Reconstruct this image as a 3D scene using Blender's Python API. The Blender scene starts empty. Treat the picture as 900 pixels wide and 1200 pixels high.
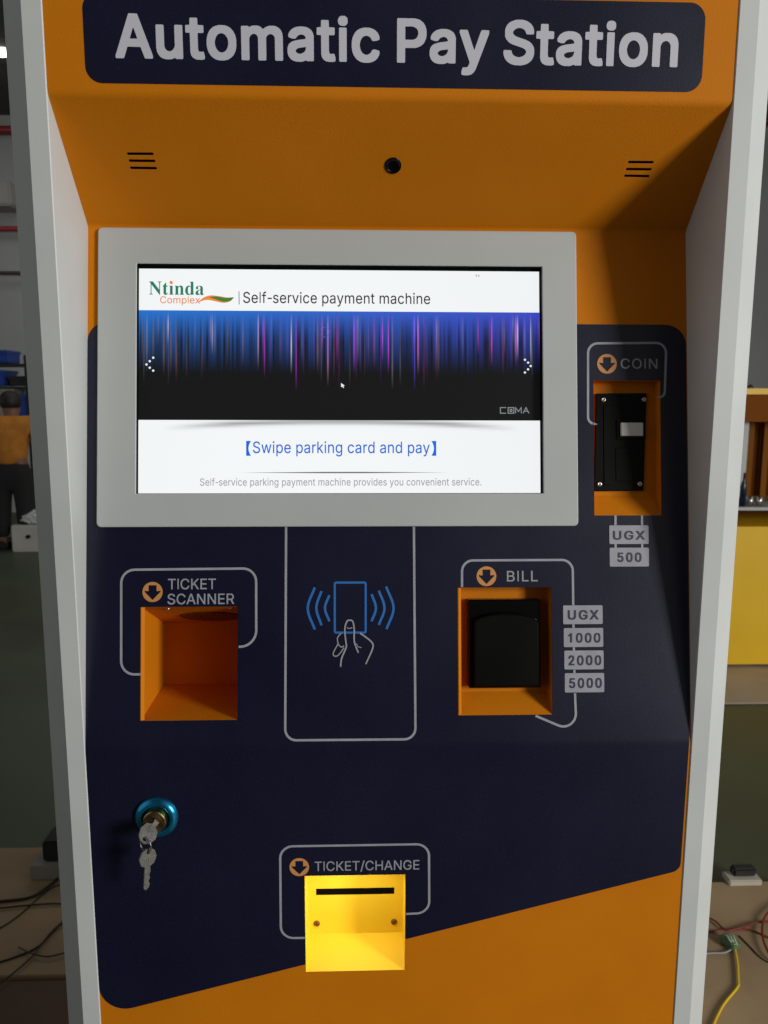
import bpy, bmesh, math, random
from mathutils import Vector, Matrix
from mathutils.geometry import tessellate_polygon

random.seed(7)
scene = bpy.context.scene
COL = scene.collection

# ------------------------------------------------------------------ camera
cam_data = bpy.data.cameras.new('camera')
cam_data.sensor_fit = 'VERTICAL'
cam_data.sensor_height = 36.0
cam_data.lens = 27.0
cam_data.clip_start = 0.02
cam_data.clip_end = 200
cam_data.dof.use_dof = True
cam_data.dof.focus_distance = 0.76
cam_data.dof.aperture_fstop = 13.0
cam = bpy.data.objects.new('camera', cam_data)
COL.objects.link(cam)
cam.location = (-0.0309, -0.7174, 0.3403)
cam.rotation_euler = (1.42320, -0.00267, -0.03090)
scene.camera = cam

# ------------------------------------------------------------------ light
world = bpy.data.worlds.new('World')
scene.world = world
world.use_nodes = True
# dim workshop all round, brighter towards the open side on the right
wn = world.node_tree.nodes; wk = world.node_tree.links
wtc = wn.new('ShaderNodeTexCoord'); wdot = wn.new('ShaderNodeVectorMath'); wdot.operation = 'DOT_PRODUCT'
wk.new(wtc.outputs['Generated'], wdot.inputs[0])
wdot.inputs[1].default_value = Vector((0.93, -0.34, 0.16)).normalized()
wmr = wn.new('ShaderNodeMapRange'); wmr.interpolation_type = 'SMOOTHSTEP'
wmr.inputs['From Min'].default_value = 0.42; wmr.inputs['From Max'].default_value = 1.0
wmr.inputs['To Min'].default_value = 0.024; wmr.inputs['To Max'].default_value = 0.50
wk.new(wdot.outputs['Value'], wmr.inputs['Value'])
wn['Background'].inputs[0].default_value = (0.97, 0.985, 0.97, 1)
# and a fainter glow from the hall on the left
wdl = wn.new('ShaderNodeVectorMath'); wdl.operation = 'DOT_PRODUCT'
wk.new(wtc.outputs['Generated'], wdl.inputs[0])
wdl.inputs[1].default_value = Vector((-0.97, -0.22, 0.10)).normalized()
wml = wn.new('ShaderNodeMapRange'); wml.interpolation_type = 'SMOOTHSTEP'
wml.inputs['From Min'].default_value = 0.55; wml.inputs['From Max'].default_value = 1.0
wml.inputs['To Min'].default_value = 0.0; wml.inputs['To Max'].default_value = 0.46
wk.new(wdl.outputs['Value'], wml.inputs['Value'])
wad = wn.new('ShaderNodeMath'); wad.operation = 'ADD'
wk.new(wmr.outputs['Result'], wad.inputs[0]); wk.new(wml.outputs['Result'], wad.inputs[1])
wk.new(wad.outputs['Value'], wn['Background'].inputs[1])

def area_lamp(name, loc, target, size, size_y, power, color, spread=0):
    l = bpy.data.lights.new(name, 'AREA')
    l.shape = 'RECTANGLE'; l.size = size; l.size_y = size_y
    l.energy = power; l.color = color
    if spread: l.spread = math.radians(spread)
    o = bpy.data.objects.new(name, l)
    COL.objects.link(o)
    o.location = loc
    o.rotation_euler = (Vector(target) - Vector(loc)).to_track_quat('-Z', 'Y').to_euler()
    return o

# daylight from a workshop window to the right, behind the photographer
area_lamp('window_light', (4.15, -3.25, 1.10), (0, 0, 0.2), 1.0, 1.5, 225, (1.0, 0.985, 0.94))

# the workshop's own fluorescent tubes, out over the floor behind the pay station
area_lamp('ceiling_tubes', (-0.5, 6.4, 3.3), (-0.5, 6.4, 0), 7.0, 2.0, 48, (1.0, 0.97, 0.90))

scene.cycles.caustics_reflective = False
scene.view_settings.view_transform = 'Standard'
scene.view_settings.look = 'None'
scene.view_settings.exposure = 0.0
scene.view_settings.gamma = 1.0

# ------------------------------------------------------------------ materials
def lin(r, g, b):
    f = lambda c: (c / 255 / 12.92) if c / 255 <= 0.04045 else ((c / 255 + 0.055) / 1.055) ** 2.4
    return (f(r), f(g), f(b), 1)

def mat(name, col, rough=0.5, metal=0.0, vary=0.06, vary_scale=6.0, bump=0.0, bump_scale=700.0, spec=0.5, dust=0.0):
    m = bpy.data.materials.new(name)
    m.use_nodes = True
    nt = m.node_tree; N = nt.nodes; K = nt.links
    b = N['Principled BSDF']
    b.inputs['Metallic'].default_value = metal
    b.inputs['Specular IOR Level'].default_value = spec
    tc = N.new('ShaderNodeTexCoord')
    n = N.new('ShaderNodeTexNoise'); n.inputs['Scale'].default_value = vary_scale; n.inputs['Detail'].default_value = 6
    K.new(tc.outputs['Object'], n.inputs['Vector'])
    r = N.new('ShaderNodeMapRange')
    r.inputs['From Min'].default_value = 0.3; r.inputs['From Max'].default_value = 0.7
    r.inputs['To Min'].default_value = 1 - vary; r.inputs['To Max'].default_value = 1 + vary
    K.new(n.outputs['Fac'], r.inputs['Value'])
    mx = N.new('ShaderNodeMix'); mx.data_type = 'RGBA'; mx.blend_type = 'MULTIPLY'
    mx.inputs['Factor'].default_value = 1
    mx.inputs['A'].default_value = (col[0], col[1], col[2], 1)
    K.new(r.outputs['Result'], mx.inputs['B'])
    out = mx.outputs['Result']
    if dust:
        n2 = N.new('ShaderNodeTexNoise'); n2.inputs['Scale'].default_value = 900; n2.inputs['Detail'].default_value = 2
        K.new(tc.outputs['Object'], n2.inputs['Vector'])
        cr = N.new('ShaderNodeMapRange'); cr.inputs['From Min'].default_value = 0.66; cr.inputs['From Max'].default_value = 0.74
        cr.inputs['To Max'].default_value = dust
        K.new(n2.outputs['Fac'], cr.inputs['Value'])
        m2 = N.new('ShaderNodeMix'); m2.data_type = 'RGBA'
        K.new(cr.outputs['Result'], m2.inputs['Factor']); K.new(out, m2.inputs['A'])
        m2.inputs['B'].default_value = (0.35, 0.34, 0.32, 1)
        out = m2.outputs['Result']
    K.new(out, b.inputs['Base Color'])
    rr = N.new('ShaderNodeMapRange')
    rr.inputs['From Min'].default_value = 0.3; rr.inputs['From Max'].default_value = 0.7
    rr.inputs['To Min'].default_value = max(0.02, rough - 0.06); rr.inputs['To Max'].default_value = min(1, rough + 0.06)
    K.new(n.outputs['Fac'], rr.inputs['Value']); K.new(rr.outputs['Result'], b.inputs['Roughness'])
    if bump:
        nb = N.new('ShaderNodeTexNoise'); nb.inputs['Scale'].default_value = bump_scale; nb.inputs['Detail'].default_value = 3
        K.new(tc.outputs['Object'], nb.inputs['Vector'])
        bp = N.new('ShaderNodeBump'); bp.inputs['Strength'].default_value = bump; bp.inputs['Distance'].default_value = 0.001
        K.new(nb.outputs['Fac'], bp.inputs['Height']); K.new(bp.outputs['Normal'], b.inputs['Normal'])
    return m

def glow(name, col, strength=1.0):
    m = bpy.data.materials.new(name); m.use_nodes = True
    b = m.node_tree.nodes['Principled BSDF']
    b.inputs['Base Color'].default_value = (0.01, 0.01, 0.01, 1)
    b.inputs['Roughness'].default_value = 0.3
    b.inputs['Specular IOR Level'].default_value = 0.12
    b.inputs['Emission Color'].default_value = col
    b.inputs['Emission Strength'].default_value = strength
    return m

def glow_attr(name):
    m = bpy.data.materials.new(name); m.use_nodes = True
    N = m.node_tree.nodes
    b = N['Principled BSDF']
    b.inputs['Base Color'].default_value = (0.01, 0.01, 0.01, 1)
    b.inputs['Roughness'].default_value = 0.3
    b.inputs['Specular IOR Level'].default_value = 0.12
    a = N.new('ShaderNodeVertexColor'); a.layer_name = 'pixels'
    m.node_tree.links.new(a.outputs['Color'], b.inputs['Emission Color'])
    b.inputs['Emission Strength'].default_value = 1.0
    return m

M_ORANGE = mat('orange_powder_coat', (0.60, 0.184, 0.003), 0.62, vary=0.05, vary_scale=9, bump=0.25, bump_scale=800, dust=0.06, spec=0.13)
M_YELLOW = mat('yellow_powder_coat', (0.86, 0.60, 0.028), 0.45, vary=0.03, bump=0.1, bump_scale=900)
M_NAVY = mat('navy_vinyl', (0.0068, 0.0070, 0.0250), 0.36, vary=0.14, vary_scale=5, bump=0.09, bump_scale=900, dust=0.06, spec=0.42)
M_GREY = mat('grey_powder_coat', (0.47, 0.49, 0.485), 0.5, vary=0.04, bump=0.08, bump_scale=900)
M_WHITE = mat('white_side_paint', (0.57, 0.585, 0.58), 0.5, vary=0.05, vary_scale=7, bump=0.10, bump_scale=800)
M_LINE = mat('silver_print', (0.34, 0.335, 0.38), 0.5, vary=0.08, vary_scale=60)
M_TITLE = mat('white_print', (0.57, 0.56, 0.63), 0.5, vary=0.04)
M_DISC = mat('orange_print', (0.62, 0.27, 0.085), 0.5, vary=0.06)
M_BLUEPRINT = mat('blue_print', (0.02, 0.16, 0.50), 0.5, vary=0.06)
M_BLACK = mat('black_plastic', (0.0030, 0.0028, 0.0026), 0.42, vary=0.2, bump=0.05, bump_scale=500, spec=0.12)
M_GLOSSBLACK = mat('glossy_black_plastic', (0.002, 0.002, 0.002), 0.22, spec=0.22)
M_GLASS = mat('dark_screen_glass', (0.006, 0.006, 0.007), 0.22)
M_WHITEPLASTIC = mat('white_plastic', (0.72, 0.72, 0.70), 0.4)
M_SCREW = mat('steel_screw', (0.55, 0.53, 0.50), 0.35, metal=1.0)
M_BROWNSCREW = mat('painted_screw', (0.16, 0.06, 0.01), 0.45, metal=0.2)
M_BRASS = mat('worn_brass', (0.42, 0.29, 0.14), 0.33, metal=1.0, vary=0.25, vary_scale=120)
M_BLUEFILM = mat('blue_chrome_film', (0.02, 0.27, 0.52), 0.22, metal=0.85, vary=0.3, vary_scale=60)
M_KEY = mat('nickel_key', (0.26, 0.25, 0.235), 0.34, metal=0.75, vary=0.12, vary_scale=200, bump=0.2, bump_scale=500)
M_BEZELSHADE = mat('bezel_wall_shade', (0.003, 0.003, 0.003), 0.8, spec=0.05)  # bezel's inner walls coloured black: their shade and the screen's dark border
M_DARK = mat('painted_slot_dark', (0.003, 0.0025, 0.002), 0.9, spec=0.05)  # near-black colour standing in for the dark inside slots and holes
M_SCANGLASS = mat('scanner_glass', (0.055, 0.014, 0.004), 0.3)

# ------------------------------------------------------------------ mesh helpers
def tag(o, label=None, cat=None, group=None, kind=None):
    if label: o['label'] = label
    if cat: o['category'] = cat
    if group: o['group'] = group
    if kind: o['kind'] = kind
    return o

def link(name, bm, material, parent=None, smooth=False):
    bmesh.ops.recalc_face_normals(bm, faces=bm.faces) if smooth == 'recalc' else None
    me = bpy.data.meshes.new(name)
    bm.to_mesh(me); bm.free()
    for mm in (material if isinstance(material, (list, tuple)) else [material]):
        me.materials.append(mm)
    if smooth:
        for p in me.polygons: p.use_smooth = True
    o = bpy.data.objects.new(name, me)
    COL.objects.link(o)
    if parent: o.parent = parent
    return o

def empty(name, loc=(0, 0, 0)):
    o = bpy.data.objects.new(name, None); o.empty_display_size = 0.1
    COL.objects.link(o); o.location = loc
    return o

def add_box(bm, lo, hi, bevel=0.0, rot=None, about=None):
    r = bmesh.ops.create_cube(bm, size=1)
    vs = r['verts']
    c = [(a + b) / 2 for a, b in zip(lo, hi)]; s = [b - a for a, b in zip(lo, hi)]
    for v in vs: v.co = Vector((v.co.x * s[0] + c[0], v.co.y * s[1] + c[1], v.co.z * s[2] + c[2]))
    if bevel:
        es = list({e for v in vs for e in v.link_edges})
        g = bmesh.ops.bevel(bm, geom=es, offset=bevel, segments=2, affect='EDGES', clamp_overlap=True)
        vs = list({v for f in g['faces'] for v in f.verts} | {v for v in vs if v.is_valid})
    if rot:
        m = Matrix.Rotation(rot[1], 4, rot[0]); p = Vector(about or c)
        for v in vs: v.co = m @ (v.co - p) + p

def box(lo, hi, bevel=0.0, rot=None, about=None):
    bm = bmesh.new(); add_box(bm, lo, hi, bevel, rot, about); return bm

def catmull(pts, n=8):
    P = [Vector(p) for p in pts]
    P = [P[0] * 2 - P[1]] + P + [P[-1] * 2 - P[-2]]
    out = []
    for i in range(1, len(P) - 2):
        a, b, c, d = P[i - 1:i + 3]
        for k in range(n):
            t = k / n
            out.append(0.5 * ((2 * b) + (c - a) * t + (2 * a - 5 * b + 4 * c - d) * t * t + (3 * b - a - 3 * c + d) * t ** 3))
    out.append(P[-2])
    return out

def add_tube(bm, pts, r, seg=8, closed=False):
    n = len(pts); rings = []; up = Vector((0.13, 0.27, 0.95))
    for i in range(n):
        if closed: d = pts[(i + 1) % n] - pts[i - 1]
        else: d = pts[min(i + 1, n - 1)] - pts[max(i - 1, 0)]
        d.normalize()
        a = d.cross(up)
        if a.length < 1e-3: a = d.cross(Vector((1, 0, 0)))
        a.normalize(); b = d.cross(a)
        rr = r[i] if isinstance(r, (list, tuple)) else r
        rings.append([bm.verts.new(pts[i] + (a * math.cos(q) + b * math.sin(q)) * rr) for q in [2 * math.pi * k / seg for k in range(seg)]])
    for i in range(n if closed else n - 1):
        A, B = rings[i], rings[(i + 1) % n]
        for k in range(seg): bm.faces.new((A[k], A[(k + 1) % seg], B[(k + 1) % seg], B[k]))
    if not closed:
        bm.faces.new(rings[0][::-1]); bm.faces.new(rings[-1])

def add_lathe(bm, prof, mtx, seg=40):
    """prof: (radius, height) pairs along local +Z"""
    rings = []
    for r, h in prof:
        if r < 1e-6: rings.append([bm.verts.new(mtx @ Vector((0, 0, h)))])
        else: rings.append([bm.verts.new(mtx @ Vector((r * math.cos(a), r * math.sin(a), h))) for a in [2 * math.pi * k / seg for k in range(seg)]])
    for A, B in zip(rings, rings[1:]):
        for k in range(seg):
            q = [A[k % len(A)], A[(k + 1) % len(A)], B[(k + 1) % len(B)], B[k % len(B)]]
            q = list(dict.fromkeys(q))
            if len(q) > 2: bm.faces.new(q)

# ------------------------------------------------------------------ the folded front sheet
# A point on the sheet is (x, t): t runs up the unrolled sheet from the fold under the
# sloping control panel. h is the height above the sheet.
Z1, Z2, DEP = 0.5996, 0.5073, 0.0862
LP = math.hypot(Z2, DEP); LO = math.hypot(Z1 - Z2, DEP)
T2 = LP; T1 = LP + LO
BEND = 0.004
SEC = {'L': (Vector((0, 0, 0)), Vector((0, 0, 1)), 0.0),
       'P': (Vector((0, 0, 0)), Vector((0, DEP, Z2)).normalized(), 0.0),
       'O': (Vector((0, DEP, Z2)), Vector((0, -DEP, Z1 - Z2)).normalized(), T2),
       'F': (Vector((0, 0, Z1)), Vector((0, 0, 1)), T1)}

def sec_of(t): return 'L' if t < 0 else 'P' if t < T2 else 'O' if t < T1 else 'F'

def on(sec, x, t, h=0.0):
    o, d, t0 = SEC[sec]
    n = Vector((1, 0, 0)).cross(d)
    p = o + d * (t - t0) + n * h
    return Vector((x, p.y, p.z))

def sheet_point(x, t, h=0.0):
    for c, a, b in ((0.0, 'L', 'P'), (T2, 'P', 'O'), (T1, 'O', 'F')):
        if abs(t - c) < BEND:
            u = (t - c + BEND) / (2 * BEND)
            p0, p1, p2 = on(a, x, c - BEND), on(a, x, c), on(b, x, c + BEND)
            p = p0 * (1 - u) ** 2 + p1 * 2 * u * (1 - u) + p2 * u * u
            tg = ((p1 - p0) * (1 - u) + (p2 - p1) * u).normalized()
            return p + Vector((1, 0, 0)).cross(tg) * h
    return on(sec_of(t), x, t, h)

def frame_matrix(sec, x, t, h=0.0):
    """local X along the sheet, Y up the sheet, Z out of it"""
    d = SEC[sec][1]; n = Vector((1, 0, 0)).cross(d)
    m = Matrix((Vector((1, 0, 0)), d, n)).transposed().to_4x4()
    m.translation = on(sec, x, t, h)
    return m

def signed_area(l): return sum(l[i][0] * l[(i + 1) % len(l)][1] - l[(i + 1) % len(l)][0] * l[i][1] for i in range(len(l))) / 2

def fill(bm, outer, holes, place):
    loops = [[Vector((p[0], p[1], 0)) for p in outer]] + [[Vector((p[0], p[1], 0)) for p in h] for h in holes]
    flat = [v for l in loops for v in l]
    vs = [bm.verts.new(v) for v in flat]
    for tri in tessellate_polygon(loops):
        a, b, c = [flat[i] for i in tri]
        if (b - a).cross(c - a).z < 0: tri = tri[::-1]
        try: bm.faces.new([vs[i] for i in tri])
        except ValueError: pass

def printed(name, shapes, h, material, parent):
    """flat shapes (outer, holes) laid on the sheet at height h, following its folds"""
    bm = bmesh.new()
    for outer, holes in shapes: fill(bm, outer, holes, None)
    ts = [v.co.y for v in bm.verts]
    for c in (0.0, T2, T1):
        if min(ts) < c + BEND and max(ts) > c - BEND:
            for k in range(-4, 5):
                bmesh.ops.bisect_plane(bm, geom=bm.verts[:] + bm.edges[:] + bm.faces[:], dist=1e-7, plane_co=(0, c + BEND * k / 4, 0), plane_no=(0, 1, 0))
    for v in bm.verts: v.co = sheet_point(v.co.x, v.co.y, h)
    return link(name, bm, material, parent)

def rounded(pts, radii, n=8, closed=True):
    out = []; N = len(pts)
    for i, p in enumerate(pts):
        r = radii[i] if isinstance(radii, (list, tuple)) else radii
        if r == 0 or (not closed and i in (0, N - 1)):
            out.append((p[0], p[1])); continue
        p = Vector(p[:2]); a = Vector(pts[i - 1][:2]) - p; b = Vector(pts[(i + 1) % N][:2]) - p
        a.normalize(); b.normalize()
        half = math.acos(max(-1, min(1, a.dot(b)))) / 2
        tl = r / math.tan(half)
        c = p + (a + b).normalized() * (r / math.sin(half))
        s = p + a * tl - c; e = p + b * tl - c
        a0 = math.atan2(s.y, s.x); a1 = math.atan2(e.y, e.x)
        dlt = (a1 - a0 + math.pi) % (2 * math.pi) - math.pi
        for k in range(n + 1):
            q = a0 + dlt * k / n
            out.append((c.x + r * math.cos(q), c.y + r * math.sin(q)))
    return out

def rrect(x0, x1, t0, t1, r=0.0, n=8):
    pts = [(x0, t0), (x1, t0), (x1, t1), (x0, t1)]
    return rounded(pts, r, n) if r else pts

def rect4(r): return [(r[0], r[2]), (r[1], r[2]), (r[1], r[3]), (r[0], r[3])]

def stroke(pts, w, closed=False):
    """ribbon of width w along a polyline, as one shape"""
    P = [Vector(p[:2]) for p in pts]; n = len(P); L = []; R = []
    for i in range(n):
        if closed or 0 < i < n - 1:
            d0 = (P[i] - P[i - 1]).normalized(); d1 = (P[(i + 1) % n] - P[i]).normalized()
        elif i == 0: d0 = d1 = (P[1] - P[0]).normalized()
        else: d0 = d1 = (P[-1] - P[-2]).normalized()
        n0 = Vector((-d0.y, d0.x)); n1 = Vector((-d1.y, d1.x))
        m = (n0 + n1).normalized(); k = w / 2 / max(0.4, m.dot(n0))
        L.append(P[i] + m * k); R.append(P[i] - m * k)
    if closed:
        a, b = [tuple(v) for v in L], [tuple(v) for v in R]
        return (a, [b]) if abs(signed_area(a)) > abs(signed_area(b)) else (b, [a])
    poly = [tuple(v) for v in R] + [tuple(v) for v in L[::-1]]
    return (poly, [])

def circle(x, t, r, n=28): return [(x + r * math.cos(2 * math.pi * k / n), t + r * math.sin(2 * math.pi * k / n)) for k in range(n)]

GLYPHS = {
 'R': {
  '-': [300,[[50,186,58,183,277,183,283,189,283,242,280,246,274,248,55,248,50,245,49,239]]],
  '.': [187,[[79,-7,88,-9,104,-9,119,-4,138,12,143,21,144,53,142,62,129,81,113,89,79,89,63,81,48,62,45,50,44,37,50,18,60,4]]],
  '/': [249,[[11,-79,18,-82,65,-82,72,-80,76,-76,236,515,240,531,234,537,178,537,172,531,16,-47]]],
  'A': [479,[[13,-2,20,-5,80,-5,89,-2,137,132,142,138,149,139,339,137,391,-2,402,-5,458,-5,466,-2,467,4,463,17,280,512,205,513,197,510,18,23,12,4],[170,204,164,207,165,213,222,382,234,423,239,430,314,207,305,204]]],
  'B': [456,[[56,-2,64,-5,267,-5,311,1,336,8,367,24,389,42,409,70,419,101,423,129,420,170,413,195,401,217,386,235,367,250,337,263,335,267,358,280,374,293,393,320,401,348,401,401,393,429,374,463,361,476,330,497,305,506,264,513,64,513,56,510],[136,60,130,63,130,70,130,217,133,225,264,226,303,213,317,204,335,185,349,154,352,138,349,120,336,95,311,74,277,63,255,63,245,60],[136,291,130,295,130,301,130,438,133,447,245,448,267,445,294,435,316,417,330,388,330,357,316,326,302,311,277,297,258,292]]],
  'C': [510,[[238,-9,251,-12,285,-12,329,-5,360,6,401,30,425,50,449,82,465,113,478,160,476,164,469,166,407,164,385,117,366,94,335,73,319,67,294,60,269,56,229,63,194,76,172,91,154,110,131,144,117,182,110,213,107,257,113,310,123,347,139,378,160,407,191,431,210,440,247,450,285,451,307,446,344,431,357,422,376,403,389,385,407,346,466,344,474,347,475,363,471,378,457,413,435,447,413,469,385,490,357,504,335,512,301,519,235,519,213,515,160,496,132,478,101,450,69,405,58,382,46,344,39,310,35,275,35,232,42,182,55,135,77,91,94,66,110,51,123,38,147,20,194,-2,222,-9]]],
  'E': [418,[[56,-2,67,-5,370,-5,378,-2,380,51,378,57,374,60,136,60,130,63,130,70,130,213,133,222,352,223,359,226,361,235,361,285,355,291,133,292,130,301,130,445,139,448,370,448,375,451,376,457,376,504,374,512,64,513,56,510]]],
  'G': [520,[[238,-9,251,-12,285,-12,329,-5,363,6,404,30,424,47,441,66,456,88,471,122,481,166,482,250,479,258,288,260,282,258,279,253,279,203,282,196,404,194,409,191,407,166,398,141,379,107,357,86,326,68,297,60,266,56,229,63,201,73,169,94,154,110,131,144,113,197,107,250,110,294,116,325,125,350,145,388,169,416,191,431,210,440,247,450,282,451,304,446,338,433,357,419,378,397,402,350,407,345,469,344,477,347,478,357,474,372,457,413,432,450,416,466,369,498,332,512,301,519,232,519,197,512,157,495,120,469,97,447,72,410,52,366,39,310,35,272,35,232,39,197,49,153,70,100,92,69,126,35,141,23,185,2,226,-9]]],
  'H': [516,[[56,-2,64,-5,120,-5,127,-4,129,1,130,220,133,225,139,226,386,225,389,217,390,1,392,-4,399,-5,452,-5,459,-2,461,504,458,512,399,513,392,512,390,507,389,301,386,295,380,294,133,295,130,304,129,507,127,512,120,513,64,513,56,510]]],
  'I': [174,[[56,0,118,0,118,513,56,513]]],
  'K': [466,[[56,-2,67,-5,120,-5,128,-2,130,160,145,182,195,232,199,232,207,223,367,-2,377,-5,442,-5,450,-2,451,4,449,10,265,267,253,288,258,298,426,476,450,504,449,512,367,513,358,510,186,326,133,265,130,273,129,507,127,512,120,513,64,513,56,510]]],
  'L': [392,[[56,-2,64,-5,358,-5,364,-4,367,1,367,54,361,60,139,60,130,63,130,504,128,510,124,513,61,513,55,507]]],
  'N': [523,[[56,-2,64,-5,120,-5,127,-4,129,1,130,345,127,357,126,385,127,395,130,399,212,263,380,1,386,-4,392,-5,458,-5,466,-2,467,504,464,512,405,513,399,512,396,507,396,123,392,112,351,182,142,510,133,513,64,513,56,510]]],
  'O': [533,[[238,-9,247,-12,282,-12,329,-5,357,5,380,16,422,48,446,75,473,122,484,150,497,216,497,288,491,332,478,375,456,419,438,444,413,469,379,493,335,512,301,519,232,519,201,512,179,504,147,488,129,475,104,453,80,422,69,403,58,382,46,344,39,310,35,275,35,232,42,182,55,135,83,82,95,66,122,38,147,20,194,-2,222,-9],[263,56,229,63,204,71,172,91,154,110,131,144,117,182,110,213,107,257,110,269,110,294,123,347,139,378,160,407,182,425,210,440,247,450,282,451,322,440,347,428,360,419,382,397,397,375,409,350,419,316,426,278,426,232,419,191,409,160,394,128,372,100,344,79,319,67,294,60]]],
  'R': [448,[[56,-2,67,-5,120,-5,128,-2,130,185,133,191,139,192,239,192,245,189,349,-2,358,-5,424,-5,431,-2,432,4,427,13,324,201,326,207,345,218,370,236,388,257,400,279,410,307,414,332,414,376,407,407,397,432,374,466,336,494,314,503,261,513,64,513,56,510],[136,260,130,263,130,270,130,438,133,447,242,448,267,445,299,433,317,420,336,385,339,370,339,335,335,317,327,299,308,279,286,267,258,260]]],
  'S': [446,[[192,-11,205,-14,242,-14,270,-11,311,-1,349,18,383,48,400,76,410,105,414,130,411,170,404,192,386,220,370,236,343,255,305,272,220,296,164,316,133,339,121,361,121,389,129,408,139,423,155,435,174,444,195,451,217,455,258,451,280,443,305,429,323,408,336,375,395,374,403,376,404,398,397,423,388,442,367,470,320,502,302,510,255,520,205,520,180,517,136,503,124,497,93,476,80,464,68,448,57,426,49,398,49,345,56,323,70,299,93,276,108,265,145,246,249,216,295,199,317,186,330,173,335,164,339,151,339,123,320,89,302,74,286,66,245,55,202,55,174,62,152,71,139,80,124,95,115,114,110,136,105,141,42,142,35,139,33,130,36,111,45,83,59,58,80,33,105,15,136,-1,177,-11]]],
  'T': [448,[[191,-2,198,-5,251,-5,258,-4,260,1,261,445,267,448,417,449,420,460,420,504,417,512,36,513,28,510,27,457,30,449,183,448,188,445]]],
  'a': [389,[[134,-11,144,-13,175,-14,200,-10,238,6,250,15,269,34,272,30,272,2,275,-3,331,-4,338,-3,340,2,340,277,336,299,327,324,306,352,278,371,250,382,216,389,175,389,125,379,103,369,72,348,51,324,39,299,39,289,44,286,88,272,100,271,105,274,123,299,141,312,169,324,203,327,222,323,244,313,259,299,268,280,271,255,268,246,259,238,225,230,144,220,94,207,69,194,53,183,34,155,25,124,25,96,29,74,39,49,57,24,75,9,100,-3],[153,52,134,56,122,62,110,71,103,81,97,96,97,111,106,133,119,145,147,157,178,164,271,177,272,139,269,121,260,99,250,83,227,64,197,53,172,50]]],
  'c': [395,[[182,-10,191,-13,223,-13,244,-10,279,0,304,13,319,24,341,46,361,80,366,96,365,105,360,108,313,120,304,120,299,118,279,80,260,65,226,52,188,52,163,61,148,71,130,90,115,115,107,140,101,171,100,202,104,224,114,258,123,277,138,296,160,314,188,324,226,324,241,320,260,311,276,299,298,264,304,259,316,260,365,274,366,280,362,293,350,318,341,330,316,355,279,376,251,385,226,389,188,389,154,382,123,370,85,342,61,311,42,274,35,249,29,208,29,168,36,124,52,80,67,55,85,34,123,6,154,-6]]],
  'd': [424,[[169,-10,179,-13,210,-13,244,-6,263,3,278,15,304,42,307,36,307,2,310,-2,366,-4,374,-1,375,505,373,513,316,514,310,513,307,508,307,346,305,336,301,338,275,365,244,382,210,389,179,389,160,386,132,378,94,355,64,321,42,277,32,236,29,208,29,171,35,124,50,80,66,52,92,24,126,1,144,-6],[191,52,160,62,148,71,126,93,114,118,104,152,100,174,101,205,104,227,114,261,123,280,138,299,154,311,173,320,188,324,223,324,248,316,263,305,279,290,290,271,300,246,307,211,307,168,294,115,284,96,270,77,254,65,235,56,219,52]]],
  'e': [403,[[185,-10,198,-13,232,-13,269,-6,298,5,319,18,341,36,360,63,369,86,368,93,360,98,316,108,307,108,301,105,287,83,276,71,251,57,232,52,191,52,160,62,138,77,120,99,112,115,101,158,106,165,366,165,374,168,375,224,369,261,358,296,343,321,319,349,294,367,257,382,223,389,188,389,151,382,116,367,91,349,69,324,52,296,36,252,29,208,29,168,32,140,46,93,64,58,88,31,123,6,144,-3,173,-10],[110,227,104,230,105,243,112,265,126,286,144,305,157,314,188,324,229,323,256,311,272,299,284,283,294,265,302,230,294,227]]],
  'f': [253,[[78,-2,86,-5,136,-5,142,-4,144,1,145,320,151,323,226,323,231,326,232,332,232,376,229,384,151,385,145,388,145,410,148,435,157,454,173,466,192,470,204,470,226,464,231,467,247,520,245,524,239,528,204,535,173,535,154,531,123,519,95,495,84,476,77,451,76,388,70,385,7,385,2,379,1,332,4,324,70,323,76,317]]],
  'g': [425,[[176,-153,188,-156,229,-155,269,-148,298,-139,332,-118,348,-102,365,-75,375,-37,375,375,374,382,369,384,310,383,307,378,307,341,304,337,275,366,254,379,241,384,219,388,169,388,151,384,129,376,101,359,69,328,46,285,35,253,29,213,29,172,32,144,46,97,54,80,70,57,94,32,129,12,151,5,176,1,219,1,238,5,263,15,279,26,301,50,304,52,307,47,307,-15,300,-43,285,-65,260,-82,235,-90,213,-94,198,-93,163,-86,132,-68,110,-43,101,-38,91,-40,49,-65,49,-78,57,-90,76,-112,94,-127,110,-136,144,-148],[204,63,166,71,141,86,130,97,108,141,101,175,100,207,111,253,129,288,148,307,166,317,194,325,213,326,232,321,252,313,266,304,281,288,294,266,304,235,307,216,307,169,294,119,279,97,263,82,244,71,229,66]]],
  'h': [410,[[49,-2,60,-5,110,-5,117,-2,119,245,128,273,141,295,166,314,194,323,229,323,254,313,271,298,287,267,291,248,293,-2,300,-5,354,-5,360,-4,362,1,363,251,356,295,346,323,334,342,310,365,282,381,254,388,204,388,169,378,144,363,122,343,119,351,119,504,117,510,113,513,54,513,48,507]]],
  'i': [166,[[50,-2,58,-5,108,-5,114,-4,117,1,117,376,116,382,111,385,55,385,49,379],[65,442,77,439,98,440,114,448,127,463,130,473,128,501,120,513,108,523,92,529,73,528,55,520,42,504,36,488,36,476,40,463,49,451]]],
  'k': [380,[[49,-2,60,-5,110,-5,117,-2,119,135,125,145,154,168,288,-2,297,-5,366,-5,372,-4,375,1,369,13,211,213,213,220,232,242,363,373,364,382,357,385,282,384,122,225,119,232,119,504,117,510,113,513,54,513,48,507]]],
  'l': [162,[[52,0,110,0,110,513,52,513]]],
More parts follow.
